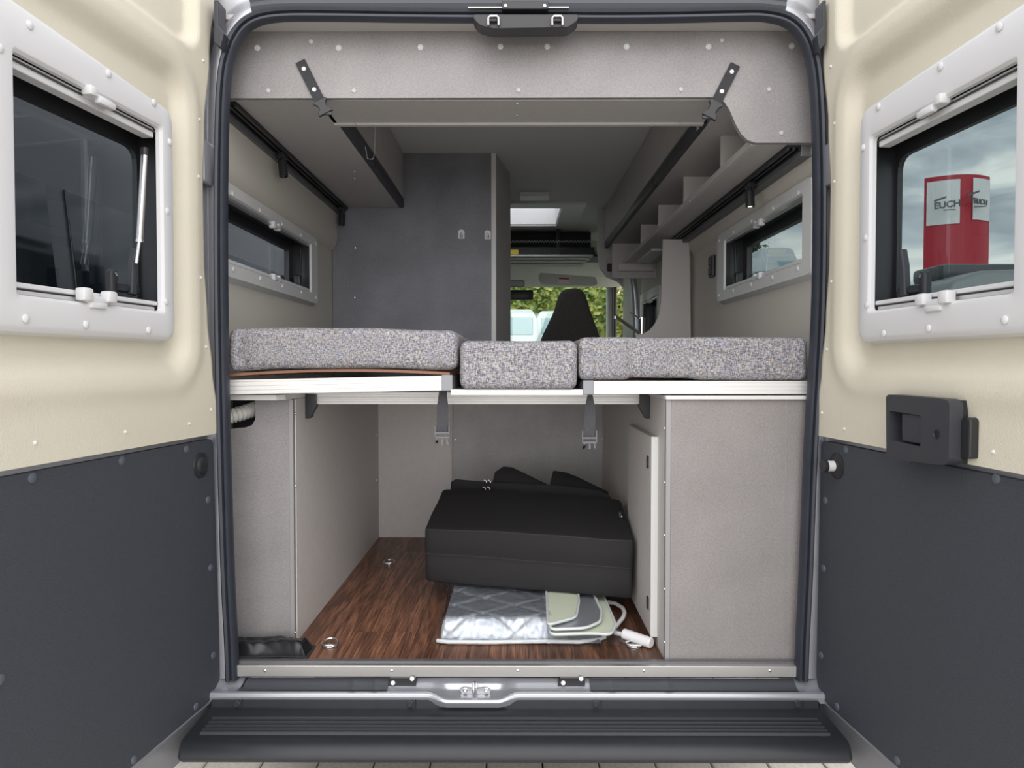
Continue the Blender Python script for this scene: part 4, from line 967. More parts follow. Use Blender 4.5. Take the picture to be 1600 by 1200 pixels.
    for px, py in E['pins']: s_, z_ = uv(px, py, .012); inst('fixing_pin', PIN, P(s_, relief(s_, z_) - .001, z_), nv, o)
    # window
    NW = .014; wf = empty('window_frame', P(.4, NW, 1.6), parent=o)
    oc = [uv(x, y, NW) for x, y in E['wo']]; s1 = oc[0][0]; s2 = .735
    zt_ = uv(*E['wt'], NW)[1]; zb_2 = uv(*E['wb'], NW)[1]
    ia = uv(*E['ia'], NW); ib = uv(*E['ib'], NW)     # inner corner near the hinge at top, far bottom corner
    i0, i1 = ia[0], ib[0]; iz1, iz0 = ia[1], ib[1]
    ring_ = lambda a0, a1, z0, z1, r, n: [P(p[0], n, p[1]) for p in roundpoly([Vector((a0, z0)), Vector((a1, z0)), Vector((a1, z1)), Vector((a0, z1))], r, 5)]
    t1 = [uv(*p, NW) for p in E['otop']]; kt = (t1[1][1] - t1[0][1]) / (t1[1][0] - t1[0][0])
    def oring(d, n):   # outline of the moulding; its upper edge rises away from the hinge
        a0, a1, z0 = s1 + d, s2 - d, zb_2 + d * 1.2
        za, zb3 = t1[0][1] + kt * (a0 - t1[0][0]) - d, t1[0][1] + kt * (a1 - t1[0][0]) - d
        return [P(p[0], n, p[1]) for p in roundpoly([Vector((a0, z0)), Vector((a1, z0)), Vector((a1, zb3)), Vector((a0, za))], .03, 5)]
    b = B(); lp = [oring(-.003, -.014), oring(0, NW - .006), oring(.002, NW + .001), oring(.007, NW + .006), oring(.012, NW + .008),
                   ring_(i0 - .008, i1 + .008, iz0 - .008, iz1 + .008, .012, NW + .010), ring_(i0 - .005, i1 + .005, iz0 - .005, iz1 + .005, .012, NW + .009), ring_(i0, i1, iz0, iz1, .010, NW + .004), ring_(i0 + .001, i1 - .001, iz0 + .001, iz1 - .001, .010, NW - .004)]
    lv = [[b.bm.verts.new(p) for p in l] for l in lp]
    for A, C in zip(lv, lv[1:]):
        for i in range(len(A)): b.bm.faces.new((A[i], A[(i + 1) % len(A)], C[(i + 1) % len(A)], C[i]))
    b.done('frame_moulding', 'frame', wf, smooth=.45)
    def dbox(a0, a1, n0, n1, z0, z1, bev=0):
        t = B(); t.prism([P(a0, n0, z0), P(a1, n0, z0), P(a1, n0, z1), P(a0, n0, z1)], nv * (n1 - n0), bev); return t
    # blind cassettes top and bottom
    dbox(i0 + .002, i1 - .002, -.02, .006, iz1 - .022, iz1 - .001, .002).done('blind_rail', 'frame', wf)
    dbox(i0 + .002, i1 - .002, -.012, .010, iz1 - .010, iz1 - .007, .0005).done('rail_groove', 'strip', wf)
    dbox(i0 + .002, i1 - .002, -.02, .004, iz0 + .001, iz0 + .010, .002).done('blind_rail', 'frame', wf)
    dbox(i0 + .002, i1 - .002, -.02, .010, iz0 + .013, iz0 + .022, .002).done('blind_rail', 'frame', wf)
    for s_, z_ in [uv(x, y, NW + .010) for x, y in E['wscrews']]: inst('screw_cap', CAPW, P(s_, NW + .009, z_), nv, wf)
    # latches
    for (lx, ly, up_) in E['latch']:
        s_, z_ = uv(lx, ly, .02)
        if up_:
            dbox(s_ - .034, s_ + .034, .004, .024, z_ - .007, z_ + .005, .003).done('blind_latch', 'frame', wf, smooth=.6)
            dbox(s_ + .022, s_ + .042, .012, .034, z_ - .008, z_ + .011, .004).done('latch_knuckle', 'frame', wf, smooth=.6)
            dbox(s_ - .030, s_ + .018, .020, .034, z_ - .016, z_ - .002, .004).done('latch_lever', 'frame', wf, smooth=.6)
        else:
            dbox(s_ - .030, s_ + .030, .004, .026, z_ - .008, z_ + .006, .003).done('blind_latch', 'frame', wf, smooth=.6)
            dbox(s_ - .046, s_ - .020, .012, .034, z_ - .004, z_ + .019, .005).done('latch_knuckle', 'frame', wf, smooth=.6)
            dbox(s_ + .022, s_ + .048, .012, .034, z_ - .006, z_ + .019, .005).done('latch_knuckle', 'frame', wf, smooth=.6)
            dbox(s_ - .022, s_ + .024, .016, .030, z_ - .018, z_ - .006, .004).done('latch_lever', 'frame', wf, smooth=.6)
    # sash, glass
    gz0, gz1 = iz0 + .02, iz1 - .02
    b = B(); NG = -.062
    g0 = uv(*E['sash'], NG)[0]; o_ = ring_(i0 - .06, i1 + .03, gz0 - .03, gz1 + .03, .02, NG - .008); n_ = ring_(g0, i1 - .012, gz0 + .0, gz1 - .014, .035, NG - .008)
    b.ring(o_, n_, nv * .012).done('sash', 'black', wf)
    dbox(i0 - .05, i1 + .02, NG - .014, NG - .010, gz0 - .02, gz1 + .02).done('pane', 'tintd' if sg < 0 else 'tint', wf)
    b = B(); b.ring(ring_(i0 - .05, i1 + .014, iz0 - .014, iz1 + .014, .01, -.064), ring_(i0 - .04, i1 + .003, iz0 - .003, iz1 + .003, .01, -.064), nv * .070); b.done('reveal', 'black', wf)
    return D, wf, dbox, (i0, i1, iz0, iz1)
EL = dict(zb=.472, mid=(200, 700), low=((331, 700), (343, 1080)), zlow=0, edge=((330, 0), (322, 95), (314, 200), (311, 290), (313, 400), (319, 500), (327, 580), (334, 640), (337, 668)),
          lscrews=((50, 747), (190, 720), (291, 702), (325, 781), (329, 887), (333, 1024), (306, 1104), (209, 1187), (0, 1062)),
          pins=((317, 95), (308, 187), (306, 276), (310, 434), (321, 542), (329, 640), (295, 662), (195, 675), (54, 692)),
          pr=(280, 300), pt=(150, 40), pb=(140, 572), uc=(300, 75), wo=((269, 300),), wt=(200, 128), wb=(150, 527), otop=((250, 163), (100, 57)), ia=(246, 200), ib=(22, 460),
          wscrews=((47, 39), (170, 115), (241, 160), (266, 222), (262, 330), (260, 472), (41, 498), (135, 507), (233, 516), (0, 75)),
          latch=((156, 153, 1), (150, 468, 0)), sash=(212, 300))
EL['zlow'] = .572
DL, wfl, dbl, rl = build_door(-1, .766, 7.3, 'open left rear door, beige upper lining and charcoal lower panel with round black buffer', EL)
ER = dict(zb=.472, mid=(1400, 702), low=((1285, 700), (1277, 1080)), zlow=EL['zlow'], edge=((1285, 0), (1292, 95), (1300, 200), (1304, 300), (1302, 400), (1296, 500), (1289, 580), (1282, 640), (1279, 668)),
          lscrews=((1322, 703), (1557, 748), (1290, 782), (1287, 888), (1283, 1024), (1308, 1104), (1402, 1188)),
          pins=((1299, 104), (1308, 193), (1308, 284), (1302, 440), (1293, 546), (1285, 645), (1320, 670), (1553, 706)),
          pr=(1334, 300), pt=(1450, 45), pb=(1470, 575), uc=(1318, 78), wo=((1345, 300),), wt=(1420, 128), wb=(1450, 530), otop=((1350, 173), (1500, 72)), ia=(1367, 215), ib=(1588, 458),
          wscrews=((1372, 167), (1469, 104), (1561, 42), (1348, 231), (1352, 372), (1354, 477), (1380, 521), (1450, 513), (1569, 500)),
          latch=((1457, 166, 1), (1462, 472, 0)), sash=(1405, 300))
DR, wfr, dbr, rr = build_door(1, .779, 5.2, 'open right rear door, beige upper lining and charcoal lower panel with a black grab handle', ER)
# stays and catches seen in the door windows
def stay(D, wf, px, pyt, pym, pyb, name='gas_stay'):
    a = D.uv(px[0], pyt, -.012); m_ = D.uv(px[1], pym, -.012); b_ = D.uv(px[2], pyb, -.012)
    P = lambda q: D.P(q[0], -.012, q[1])
    B().cyl(P(a), P(m_), .0078, seg=14).done(name, 'nickel', wf, smooth=.8)
    B().cyl(P(m_), P(b_), .0040, seg=12).cyl(P(m_), P(m_) + (P(m_) - P(a)).normalized() * .006, .0085, seg=14).done('stay_rod', 'chrome', wf, smooth=.8)
    B().cyl(P(a) + Vector((0, 0, -.004)), P(a) + Vector((0, 0, .012)), .009, seg=12).done('stay_joint', 'black', wf, smooth=.8)
stay(DL, wfl, (226, 218, 213), 240, 375, 412)
def catch(D, wf, pts, far):
    c0 = D.uv(*pts); k = far
    P = lambda a, n, z: D.P(c0[0] + a, n, c0[1] + z)
    t = B()
    t.cyl(P(-.030, -.035, 0), P(.030, -.035, 0), .010, seg=16).cyl(P(-k * .022, -.035, 0), P(-k * .034, -.035, 0), .014, seg=16)
    t.done('catch_barrel', 'black', wf, smooth=.7)
    B().prism([P(-k * .024, -.02, -.012), P(-k * .006, -.02, -.012), P(-k * .012, -.02, .055), P(-k * .022, -.02, .09), P(-k * .028, -.02, .09)], D.n * -.016, .003).done('catch_lever', 'handle', wf)
    B().prism([P(k * .022, -.03, -.028), P(k * .042, -.03, -.028), P(k * .042, -.03, .036), P(k * .022, -.03, .036)], D.n * -.02, .006).done('catch_plate', 'black', wf)
    for z in (-.018, .026): inst('screw', RVT, P(k * .032, -.0295, z), D.n, wf)
catch(DL, wfl, (217, 450), 1)
catch(DR, wfr, (1402, 453), 1)
# buffers on the doors
s_, z_ = DL.uv(313, 727, .004)
B().lathe(DL.P(s_, .003, z_), DL.n, [(0, .032), (.004, .031), (.007, .024), (.006, .022), (.010, .018), (.013, .012), (.013, 0)], 30).done('round_buffer', 'black', DL.o, smooth=.6)
s_, z_ = DR.uv(1308, 728, .004)
kb = B().lathe(DR.P(s_, .003, z_), DR.n, [(0, .032), (.003, .032), (.010, .020), (.010, .014), (.012, .010), (.012, 0)], 30).done('buffer_base', 'black', DR.o, smooth=.6)
B().cyl(DR.P(s_, .012, z_), DR.P(s_, .030, z_), .013, seg=24).done('buffer_pin', 'edge', kb, smooth=.6)
B().lathe(DR.P(s_, .030, z_), DR.n, [(0, .013), (.002, .0155), (.010, .0155), (.012, .013), (.012, 0)], 24).done('buffer_tip', 'black', kb, smooth=.6)
# grab handle of the right door
NH = .052
cs = [DR.uv(x, y, NH) for x, y in ((1384, 616), (1484, 624), (1482, 728), (1385, 717))]
hh = empty('grab_handle', DR.P(cs[3][0], .02, cs[3][1]), parent=DR.o)
def HP(u, v, n):
    top = cs[0].lerp(cs[1], u); bot = cs[3].lerp(cs[2], u); q_ = bot.lerp(top, v); return DR.P(q_[0], n, q_[1])
def hpl(uvs, n0, n1, bev=.002): return B().prism([HP(u, v, n0) for u, v in uvs], DR.n * (n1 - n0), bev)
out = roundpoly([Vector(q_) for q_ in ((0, 0), (1, 0), (1, 1), (0, 1))], [.10, .12, .12, .08], 5)
inn = roundpoly([Vector(q_) for q_ in ((.06, .30), (.58, .24), (.58, .72), (.06, .75))], .03, 5)
B().ring([HP(u, v, NH) for u, v in out], [HP(u, v, NH) for u, v in inn], DR.n * -.026).done('handle_housing', 'handle', hh, bev=.002, smooth=.5)
hpl([(.0, .02), (.98, .02), (.98, .98), (.0, .98)], NH - .044, NH - .026, .001).done('handle_back', 'black', hh)
hpl([(.22, .29), (.58, .27), (.58, .73), (.22, .73)], NH - .022, NH - .006, .003).done('pull_lever', 'handle', hh)
hpl([(1.0, .10), (1.12, .12), (1.12, .70), (1.08, .74), (1.0, .70)], -.004, .030, .003).done('side_bracket', 'black', hh)
B().lathe(HP(.82, .46, NH - .001), DR.n, [(0, .0095), (.0018, .0095), (.002, .007), (.001, .0065), (.001, 0)], 22).done('lock_hole', 'black', hh)
B().cyl(HP(.36, -.02, NH - .02), HP(.36, .01, NH - .012), .005, seg=12).done('release_pin', 'strip', hh)
# ------------------------------------------------------------------ partition, kitchen and cab beyond the bed
YP = 3.36
pp = [(1036, 374), (1077, 374), (1080, 545), (992, 545), (994, 523), (1006, 521), (1016, 515), (1024, 505), (1030, 490), (1033, 470)]
B().prism([at(x, y, YP) for x, y in pp], (0, .018, 0), .001).done('partition_board', 'boardl', label='grey upright partition board with rounded cutout behind the right mattress', cat='partition')
kt = empty('kitchen_unit', (.6, 4.0, FZ), 'low kitchen unit of the van behind the bed, under the tap', 'cabinet')
B().box(.44, WX - .003, 3.5, 4.75, FZ, 1.44).done('unit_body', 'board', kt); B().box(.42, WX - .003, 3.48, 4.77, 1.44, 1.47, .003).done('worktop', 'boardl', kt)
tp_ = at(1003, 500, 4.0); ta = empty('kitchen_tap', (tp_.x, 4.0, 1.47), 'chrome kitchen tap with slanting spout behind the right mattress', 'tap')
B().cyl((tp_.x, 4.0, 1.47), (tp_.x, 4.0, at(0, 496, 4.0).z), .017, seg=20).done('tap_body', 'chrome', ta, smooth=.7)
e0 = at(999, 521, 3.98); e1 = at(961, 494, 3.86)
B().cyl(e0, e1, .0095, seg=16).cyl(e1, e1 + Vector((0, 0, -.014)), .008, seg=14).done('spout', 'chrome', ta, smooth=.7)
B().cyl(at(1001, 499, 4.0), at(986, 489, 3.95), .004, seg=10).done('lever', 'chrome', ta, smooth=.7)
# end wall by the cab, with switch
YK = 4.52
ew = [(946, 290), (946, 374), (966, 405), (968, 424), (975, 445), (960, 437), (945, 428), (938, 415), (934, 395), (934, 345), (925, 345), (925, 290)]
B().prism([at(x, y, YK) for x, y in ((934, 280), (1030, 280), (1030, 378), (972, 378), (974, 448), (966, 440), (948, 432), (938, 418), (934, 396))], (0, .03, 0)).done('wall_front', 'board', kind='structure')
sw = at(955, 418, YK - .006); so = B().box(sw.x - .024, sw.x + .024, YK - .012, YK, sw.z - .024, sw.z + .024, .004).done('light_switch', 'black', label='small black square switch on the board above the cab entrance', cat='switch')
B().box(sw.x - .015, sw.x + .015, YK - .015, YK - .011, sw.z - .015, sw.z + .015, .002).done('rocker', 'strip', so)
# silver sliding door edge and cab pillar
B().tube([at(984, 410, 4.6), at(988, 430, 4.62), at(992, 460, 4.64), at(994, 500, 4.64), at(994, 560, 4.64)], .022, 14).done('grab_rail', 'silver', label='curved silver pillar edge of the sliding side door seen above the tap', cat='rail', smooth=1)
# skylight
zk = CZ
sky_ = empty('window_5', (0, 4.7, zk), kind='structure'); sky_['label'] = 'bright roof skylight above the cab entrance'
B().ring([(-.40, 4.30, zk - .012), (.42, 4.30, zk - .012), (.42, 5.08, zk - .012), (-.40, 5.08, zk - .012)], [(-.30, 4.42, zk - .012), (.28, 4.42, zk - .012), (.28, 4.98, zk - .012), (-.30, 4.98, zk - .012)], (0, 0, .03)).done('window_frame', 'framein', sky_, bev=.004)
B().box(-.32, .30, 4.40, 5.0, zk + .10, zk + .105).done('pane', 'poly', sky_)
B().ring([(-.305, 4.415, zk - .001), (.285, 4.415, zk - .001), (.285, 4.985, zk - .001), (-.305, 4.985, zk - .001)], [(-.295, 4.425, zk - .001), (.275, 4.425, zk - .001), (.275, 4.972, zk - .001), (-.295, 4.972, zk - .001)], (0, 0, .12)).done('skylight_shaft', 'white', sky_)
l0 = at_z(808, 308, zk); B().box(at_z(812, 311, zk).x, at_z(857, 311, zk).x, 4.05, 4.17, zk - .022, zk, .004).done('ceiling_lamp', 'framein', label='small flat lamp on the ceiling in front of the skylight', cat='lamp')
# over-cab shelf
YS_ = 5.15
oc_ = empty('overcab_shelf', (0, YS_, at(0, 412, YS_).z), 'dark storage shelf over the cab with ribbed pale front and yellow sticker', 'shelf')
zt0 = at(0, 352, YS_).z; zt1 = at(0, 398, YS_).z; zt2 = at(0, 412, YS_ + .12).z
B().box(-.8, at(934, 0, YS_).x, YS_ + .42, YS_ + .44, zt1 - .02, CZ + .05).box(-.8, .62, YS_, YS_ + .44, zt1 - .015, zt1).done('shelf_box', 'cabd', oc_)
B().box(-.8, at(932, 0, YS_).x, YS_, YS_ + .02, zt0, zt0 + .03).box(at(870, 0, YS_).x, at(875, 0, YS_).x, YS_, YS_ + .02, zt1, zt0 + .02).box(-.8, at(930, 0, YS_).x, YS_ - .004, YS_ + .02, zt1, zt1 + .05).done('shelf_front', 'cabd', oc_)
cord = [Vector((at(797 + 128 * k / 60, 0, YS_).x, YS_ - .004, at(0, 378 + (1.6 if k % 2 else -1.6), YS_).z)) for k in range(61)]
B().tube(cord, .0022, 5).done('lacing_cord', 'white', oc_)
for k in range(4):
    za = zt1 - .002 - k * .017; B().box(-.8, at(928 - k * 5, 0, YS_ + .02 * k).x, YS_ - .012 + .03 * k, YS_ + .06 + .03 * k, za - .014, za, .005).done('ribbed_front', 'cabin', oc_)
B().box(at(797.5, 0, YS_).x - .09, at(810, 0, YS_).x, YS_ - .008, YS_ - .004, at(0, 398, YS_).z, at(0, 391, YS_).z).done('sticker', 'yellow', oc_)
# headliner, visor, mirror
YH = 5.45
B().prism([(-.85, YH - .1, at(0, 412, YH).z + .06), (.86, YH - .1, at(0, 412, YH).z + .06), (.86, YH + .25, at(0, 449, YH + .25).z), (-.85, YH + .25, at(0, 449, YH + .25).z)], (0, .03, .02)).done('cab_headliner', 'cabin', label='pale grey headliner above the windscreen', cat='headliner')
YV = 5.42
v = empty('sun_visor', at(888, 436, YV), 'folded grey sun visor with a warning label above the passenger seat', 'visor')
B().prism([at(x, y, YV) for x, y in roundpoly([Vector(q_) for q_ in ((844, 426), (931, 433), (934, 444), (928, 447), (846, 445), (841, 435))], 3, 3)], (0, .02, 0), .004).done('visor_body', 'cabin', v)
B().prism([at(x, y, YV - .003) for x, y in ((872, 433), (890, 434), (890, 444), (872, 443))], (0, .002, 0)).done('warning_label', 'wpaper', v)
B().prism([at(x, y, YV - .004) for x, y in ((873, 433.5), (889, 434.5), (889, 437), (873, 436))], (0, .002, 0)).done('label_heading', 'red', v)
ll = at(809, 446, YV); B().box(ll.x - .10, ll.x + .05, YV, YV + .03, at(0, 449, YV).z, at(0, 438, YV).z, .008).done('reading_lamp', 'carl', label='grey reading lamp unit in the headliner beside the sun visor', cat='lamp')
mi = at(815, 460, 5.5); B().box(mi.x - .16, at(834, 0, 5.5).x, 5.5, 5.53, at(0, 469, 5.5).z, at(0, 453, 5.5).z, .012).done('rear_view_mirror', 'black', label='black rear-view mirror hanging in front of the windscreen', cat='mirror', smooth=.6)
# cab shell: front frame with windscreen opening, sides
xp = at(947, 480, 5.95).x; zws = at(0, 448, 5.95).z
cs_ = empty('wall_cab', (0, 5.95, 1), kind='structure')
B().box(-.95, .95, 5.93, 5.97, zws, CZ + .1).box(-.95, .95, 5.6, 5.97, FZ, 1.5).done('cab_front', 'cabin', cs_)
B().box(xp, xp + .06, 5.85, 5.97, 1.4, zws + .05, .02).done('cab_pillar', 'cabin', cs_, smooth=.6)
B().box(xp + .035, xp + .06, 5.75, 5.86, 1.4, zws - .02, .01).done('pillar_seal', 'black', cs_)
B().box(.80, .86, 5.0, 5.45, FZ, CZ + .1).box(.86, .90, 4.78, 5.05, FZ, CZ + .1).box(.86, .90, 5.05, 5.95, FZ, 1.5).box(.86, .90, 5.05, 5.95, 2.02, CZ + .1).box(-.93, -.90, 4.4, 5.0, FZ, CZ + .1).box(-.93, -.90, 5.0, 5.95, FZ, 1.5).box(-.93, -.90, 5.0, 5.95, 2.02, CZ + .1).box(-.93, .93, 5.2, 5.97, CZ + .05, CZ + .1).done('cab_side', 'cabin', cs_)
w4 = B().box(-.93, xp + .02, 5.975, 5.98, 1.45, zws + .02).done('window_4', 'clear', kind='structure'); w4['label'] = 'windscreen seen past the passenger seat, green hedge beyond'
# passenger seat
YT = 4.95
se = empty('cab_chair', at(895, 560, YT), 'dark cloth cab seat back with integrated headrest in front of the windscreen', 'seat')
sp_ = [(840, 560), (846, 530), (856, 508), (866, 486), (872, 466), (878, 455), (888, 450.5), (902, 450), (911, 454), (917, 465), (924, 488), (933, 512), (940, 535), (944, 560)]
B().prism([at(x, y, YT) for x, y in smooth_path(sp_, 3)], (0, .13, 0), .03, 4).done('seat_back', 'seat', se, smooth=.9)
# ------------------------------------------------------------------ outside
def leaves(b, c, rad, n, s, box=False):
    for _ in range(n):
        while True:
            p = Vector((random.uniform(-1, 1), random.uniform(-1, 1), random.uniform(-1, 1)))
            if box or p.length < 1: break
        if not box: p = p * (.55 + .45 * p.length) / max(p.length, .3) if p.length < .5 else p
        p = Vector((c[0] + p.x * rad[0], c[1] + p.y * rad[1], c[2] + p.z * rad[2]))
        a = Vector((random.gauss(0, 1), random.gauss(0, 1), random.gauss(0, 1))).normalized(); d = a.orthogonal().normalized(); k = s * random.uniform(.6, 1.3)
        vs = [b.bm.verts.new(p + q) for q in (a * k, d * k * .6, -a * k, -d * k * .6)]; b.bm.faces.new(vs)
def plant(name, blobs, n, s, m, label, cat, trunk=None, group=None):
    z0 = 0; o = empty(name, (blobs[0][0][0], blobs[0][0][1], 0), label, cat, group)
    b = B()
    for c_, r in blobs: leaves(b, c_, r, n, s)
    for c_, r_ in blobs:
        t = bmesh.new(); bmesh.ops.create_icosphere(t, subdivisions=2, radius=1)
        b.merge(t, Matrix.Translation(c_) @ Matrix.Diagonal((r_[0] * .8, r_[1] * .7, r_[2] * .88, 1)))
    b.done('foliage', m, o, recalc=False)
    for t in (trunk or []): B().tube([Vector(t[0]), Vector(t[0]).lerp(Vector(t[1]), .5) + Vector((.1, 0, 0)), Vector(t[1])], .15, 8, taper=lambda i: t[2] * (1 - .3 * i)).done('trunk', 'bark', o, smooth=1)
plant('hedge', [((x, 26 + .4 * math.sin(x * 2), 2.3), (1.1, .8, 2.5)) for x in (-4.5, -3.2, -1.9, -.6, .6, 1.8, 3.0)] + [((4.0, 24.5, 2.0), (.9, .9, 2.3))], 2600, .15, 'hedge', 'tall yellow-green hedge seen through the windscreen', 'hedge', [((0, 24, 0), (0, 24, 2), .12)])
def motorhome(x, y, w, l, h, label):
    o = empty('motorhome', (x, y, 0), label, 'motorhome', 'white motorhomes beyond the van')
    B().prism([(x - w / 2, y, .45), (x + w / 2, y, .45), (x + w / 2, y, h * .9), (x + w / 2 - .15, y, h), (x - w / 2 + .15, y, h), (x - w / 2, y, h * .9)], (0, l, 0), .08, 3).done('body', 'carw', o, smooth=.6)
    B().box(x - w * .40, x + w * .40, y - .02, y + .03, h * .77, h * .93, .03).done('front_window', 'cargb', o)
    B().box(x - w * .36, x + w * .36, y - .03, y + .03, h * .22, h * .30, .03).done('grille', 'strip', o)
    for sx in (-1, 1):
        B().box(x + sx * w * .40 - .12, x + sx * w * .40 + .12, y - .03, y + .02, h * .30, h * .37, .03).done('headlamp', 'wpaper', o)
        for yy in (y + 1.0, y + l - 1.2): B().lathe((x + sx * (w / 2 - .24), yy, .36), (sx, 0, 0), [(0, .36), (.22, .36), (.23, .22), (.21, 0)], 24).done('wheel', 'tyre', o, smooth=.6)
    return o
pmo = at(812, 483, 18); motorhome(pmo.x - .15, 18, 1.2, 4, pmo.z, 'white motorhome with blue-tinted window, seen through the windscreen left of the seat')
pmo = at(872, 480, 21); motorhome(pmo.x + .2, 22.4, 1.6, 2.3, pmo.z, 'white motorhome half hidden behind the cab seat')
pmo = at(1180, 392, 12); motorhome(pmo.x, 12, 1.0, 3, pmo.z - .1, 'white motorhome seen in the right side window beside the dark trees')
pmo = at(1215, 378, 14); motorhome(pmo.x, 14, .9, 3, pmo.z - .1, 'white motorhome at the middle of the right side window')
pt_ = at(1168, 350, 19); plant('tree', [((pt_.x, 19, 2.8), (1.2, .9, 1.8)), ((pt_.x - .4, 19, 4.0), (.8, .7, .9)), ((pt_.x + .7, 19, 3.6), (.6, .6, .7))], 1500, .10, 'tree', 'dark leafy tree seen at the far end of the right side window', 'tree', [((pt_.x, 19, 0), (pt_.x, 19, 3), .14)], 'trees beyond the right side')
pt_ = at(1262, 395, 24); plant('tree', [((pt_.x + .3, 24, 3.7), (1.5, 1.0, 1.3)), ((pt_.x - .5, 24, 3.3), (.9, .8, .8))], 1100, .10, 'tree', 'low dark tree seen at the near end of the right side window', 'tree', [((pt_.x, 24, 0), (pt_.x, 24, 3), .14)], 'trees beyond the right side')
# dark van parked alongside at left
dv = empty('grey_van', (-3.0, 5, 0), 'dark grey van parked alongside, filling the left windows', 'van')
sec = [(-2.05, .35), (-1.98, .75), (-1.98, 1.35), (-2.02, 1.42), (-2.06, 1.5), (-2.16, 2.45), (-2.28, 2.72), (-2.5, 2.85), (-3.9, 2.85), (-4.1, 2.6), (-4.15, .35)]
B().prism([(x, 1.9, z) for x, z in sec], (0, 7.2, 0), .03).done('body', 'carg', dv, smooth=.5)
def sidez(z): return -2.06 - (z - 1.5) * .105
for ya, yb in ((2.35, 3.35), (3.5, 5.0), (5.15, 6.6), (6.8, 8.4)):
    B().prism([(sidez(1.75) + .012, ya, 1.75), (sidez(1.75) + .012, yb, 1.75), (sidez(2.25) + .012, yb, 2.25), (sidez(2.25) + .012, ya, 2.25)], (-.02, 0, 0), .004).done('side_window', 'cargl', dv)
for y_ in (3.42, 5.07, 6.7): B().box(-2.14, -1.975, y_ - .004, y_ + .004, .5, 1.4).done('door_gap', 'black', dv)
B().box(-1.985, -1.96, 2.0, 9.0, .80, .88, .01).done('side_moulding', 'black', dv)
for y_ in (3.0, 7.6):
    B().lathe((-2.2, y_, .36), (1, 0, 0), [(0, .36), (.20, .36), (.22, .30), (.21, .22), (.19, .0)], 32).done('wheel', 'tyre', dv, smooth=.6)
    B().sweep([Vector((-1.975, y_ + math.cos(t) * .44, .38 + math.sin(t) * .44)) for t in [math.pi * k / 20 for k in range(21)]], [(-.03, -.02), (.03, -.02), (.03, .02), (-.03, .02)], (1, 0, 0)).done('wheel_arch', 'black', dv)
# grey van shape at right, standing in for a reflection in the door glass
gv = empty('grey_van', (5.2, 7.0, 0), 'mid grey van standing in for a reflection in the right door window, below the red sign tower', 'van')
q1 = at(1420, 428, 6.0); q2 = at(1600, 405, 6.0); zr_ = q1.z
px_ = [(3.35, .4), (3.3, 1.2), (3.38, zr_ - .25), (3.50, zr_ - .06), (3.75, zr_ + .02), (5.0, zr_ + .06), (5.2, zr_ - .3), (5.3, .4)]
B().prism([(x, 5.9, z) for x, z in px_], (0, 4.5, 0), .05, 3).done('body', 'carl', gv, smooth=.7)
B().prism([(3.52, 5.88, 1.55), (5.0, 5.88, 1.55), (4.9, 5.88, zr_ - .14), (3.62, 5.88, zr_ - .14)], (0, .03, 0), .01).done('rear_window', 'cargb', gv)
B().box(3.7, 4.8, 6.4, 6.9, zr_ + .0, zr_ + .14, .04).done('roof_pod', 'carg', gv, smooth=.6)
B().box(3.36, 5.2, 5.80, 5.92, .45, .7, .03).done('bumper', 'strip', gv)
for x_ in (3.4, 5.02):
    for y_ in (6.8, 9.4): B().lathe((x_, y_, .34), (1, 0, 0), [(0, .34), (.2, .34), (.21, .2), (.2, 0)], 24).done('wheel', 'tyre', gv, smooth=.6)
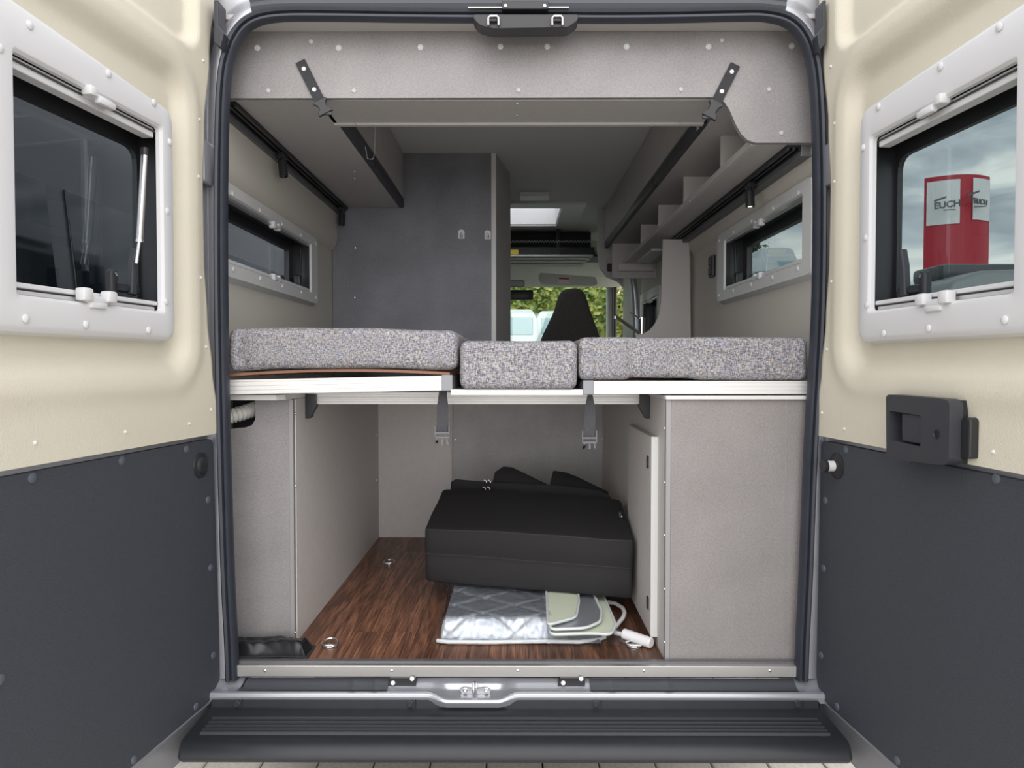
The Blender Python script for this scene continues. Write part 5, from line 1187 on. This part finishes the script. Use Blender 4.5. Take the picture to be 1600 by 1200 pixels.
# red sign tower
YG = 20; g0_ = at(1457, 405, YG); g1_ = at(1547, 272, YG); gm = at(1508, 300, YG)
tw = empty('sign_tower', (gm.x, YG, 0), 'tall red sign tower with pale lettered panels seen through the right door window', 'sign')
def face(u):  # plan outline, u 0..1: left face bulging, ridge, right face
    xl, xr = g0_.x, g1_.x
    if u <= .5: t = u * 2; return Vector((xl + (gm.x - xl) * t, YG - .10 * math.sin(math.pi * t) + .45 * (1 - t), 0))
    t = (u - .5) * 2; xr += .19; return Vector((gm.x + (xr - gm.x) * t, YG - .08 * math.sin(math.pi * t) + .30 * t, 0))
out_ = [face(k / 24) for k in range(25)] + [Vector((g1_.x + .4, YG + 1.2, 0)), Vector((g0_.x + 1.1, YG + 1.2, 0))]
B().prism(out_, (0, 0, g1_.z)).done('tower_body', 'signr', tw)
def signpanel(u0, u1, z0, z1, nm):
    b = B(); b.grid(lambda u, v: face(u0 + (u1 - u0) * u) + Vector((0, -.03, z0 + (z1 - z0) * v)), 10, 1)
    b.grid(lambda u, v: face(u0 + (u1 - u0) * u) + Vector((0, .02, z0 + (z1 - z0) * v)), 10, 1, True); b.done(nm, 'signw', tw)
zp1 = at(0, 281, YG).z; zp0 = at(0, 350, YG).z
signpanel(.02, .42, zp0, zp1, 'sign_panel'); signpanel(.62, .99, zp0 + .1, zp1 + .03, 'sign_panel')
def text(s, px, py, size, ang, m, nm, tilt=0):
    cu = bpy.data.curves.new('text', 'FONT'); cu.body = s; cu.size = size; cu.align_x = 'CENTER'; cu.align_y = 'CENTER'; cu.extrude = .01; cu.offset = .008; cu.materials.append(M[m])
    to = bpy.data.objects.new('t', cu); me = bpy.data.meshes.new_from_object(to); bpy.data.objects.remove(to)
    ob = bpy.data.objects.new(nm, me); ob.rotation_euler = (math.pi / 2, tilt, ang); p = at(px, py, YG - .22); _link(ob, p, tw); return ob
text('EUCH', 1480, 320, .235, -.5, 'signt', 'lettering', -.05); text('TEUCH', 1530, 315, .185, .35, 'signt', 'lettering', .05)
for px, py in ((1484, 328), (1532, 323)):
    p = at(px, py, YG - .22); B().prism([p + Vector(q_) for q_ in ((-.16, 0, -.015), (.16, 0, .0), (.16, 0, .025), (-.16, 0, .01))], (0, .02, 0)).done('fine_print_line', 'signt', tw)
for px, py, t_ in ((1470, 312, .35), (1522, 303, .30)):
    p = at(px, py, YG - .22); b = B().prism([p + Vector(q_) for q_ in ((-.17, 0, -.07), (.15, 0, .05), (.15, 0, .10), (-.17, 0, -.01))], (0, .02, 0)); b.done('slanted_bar', 'signt', tw)
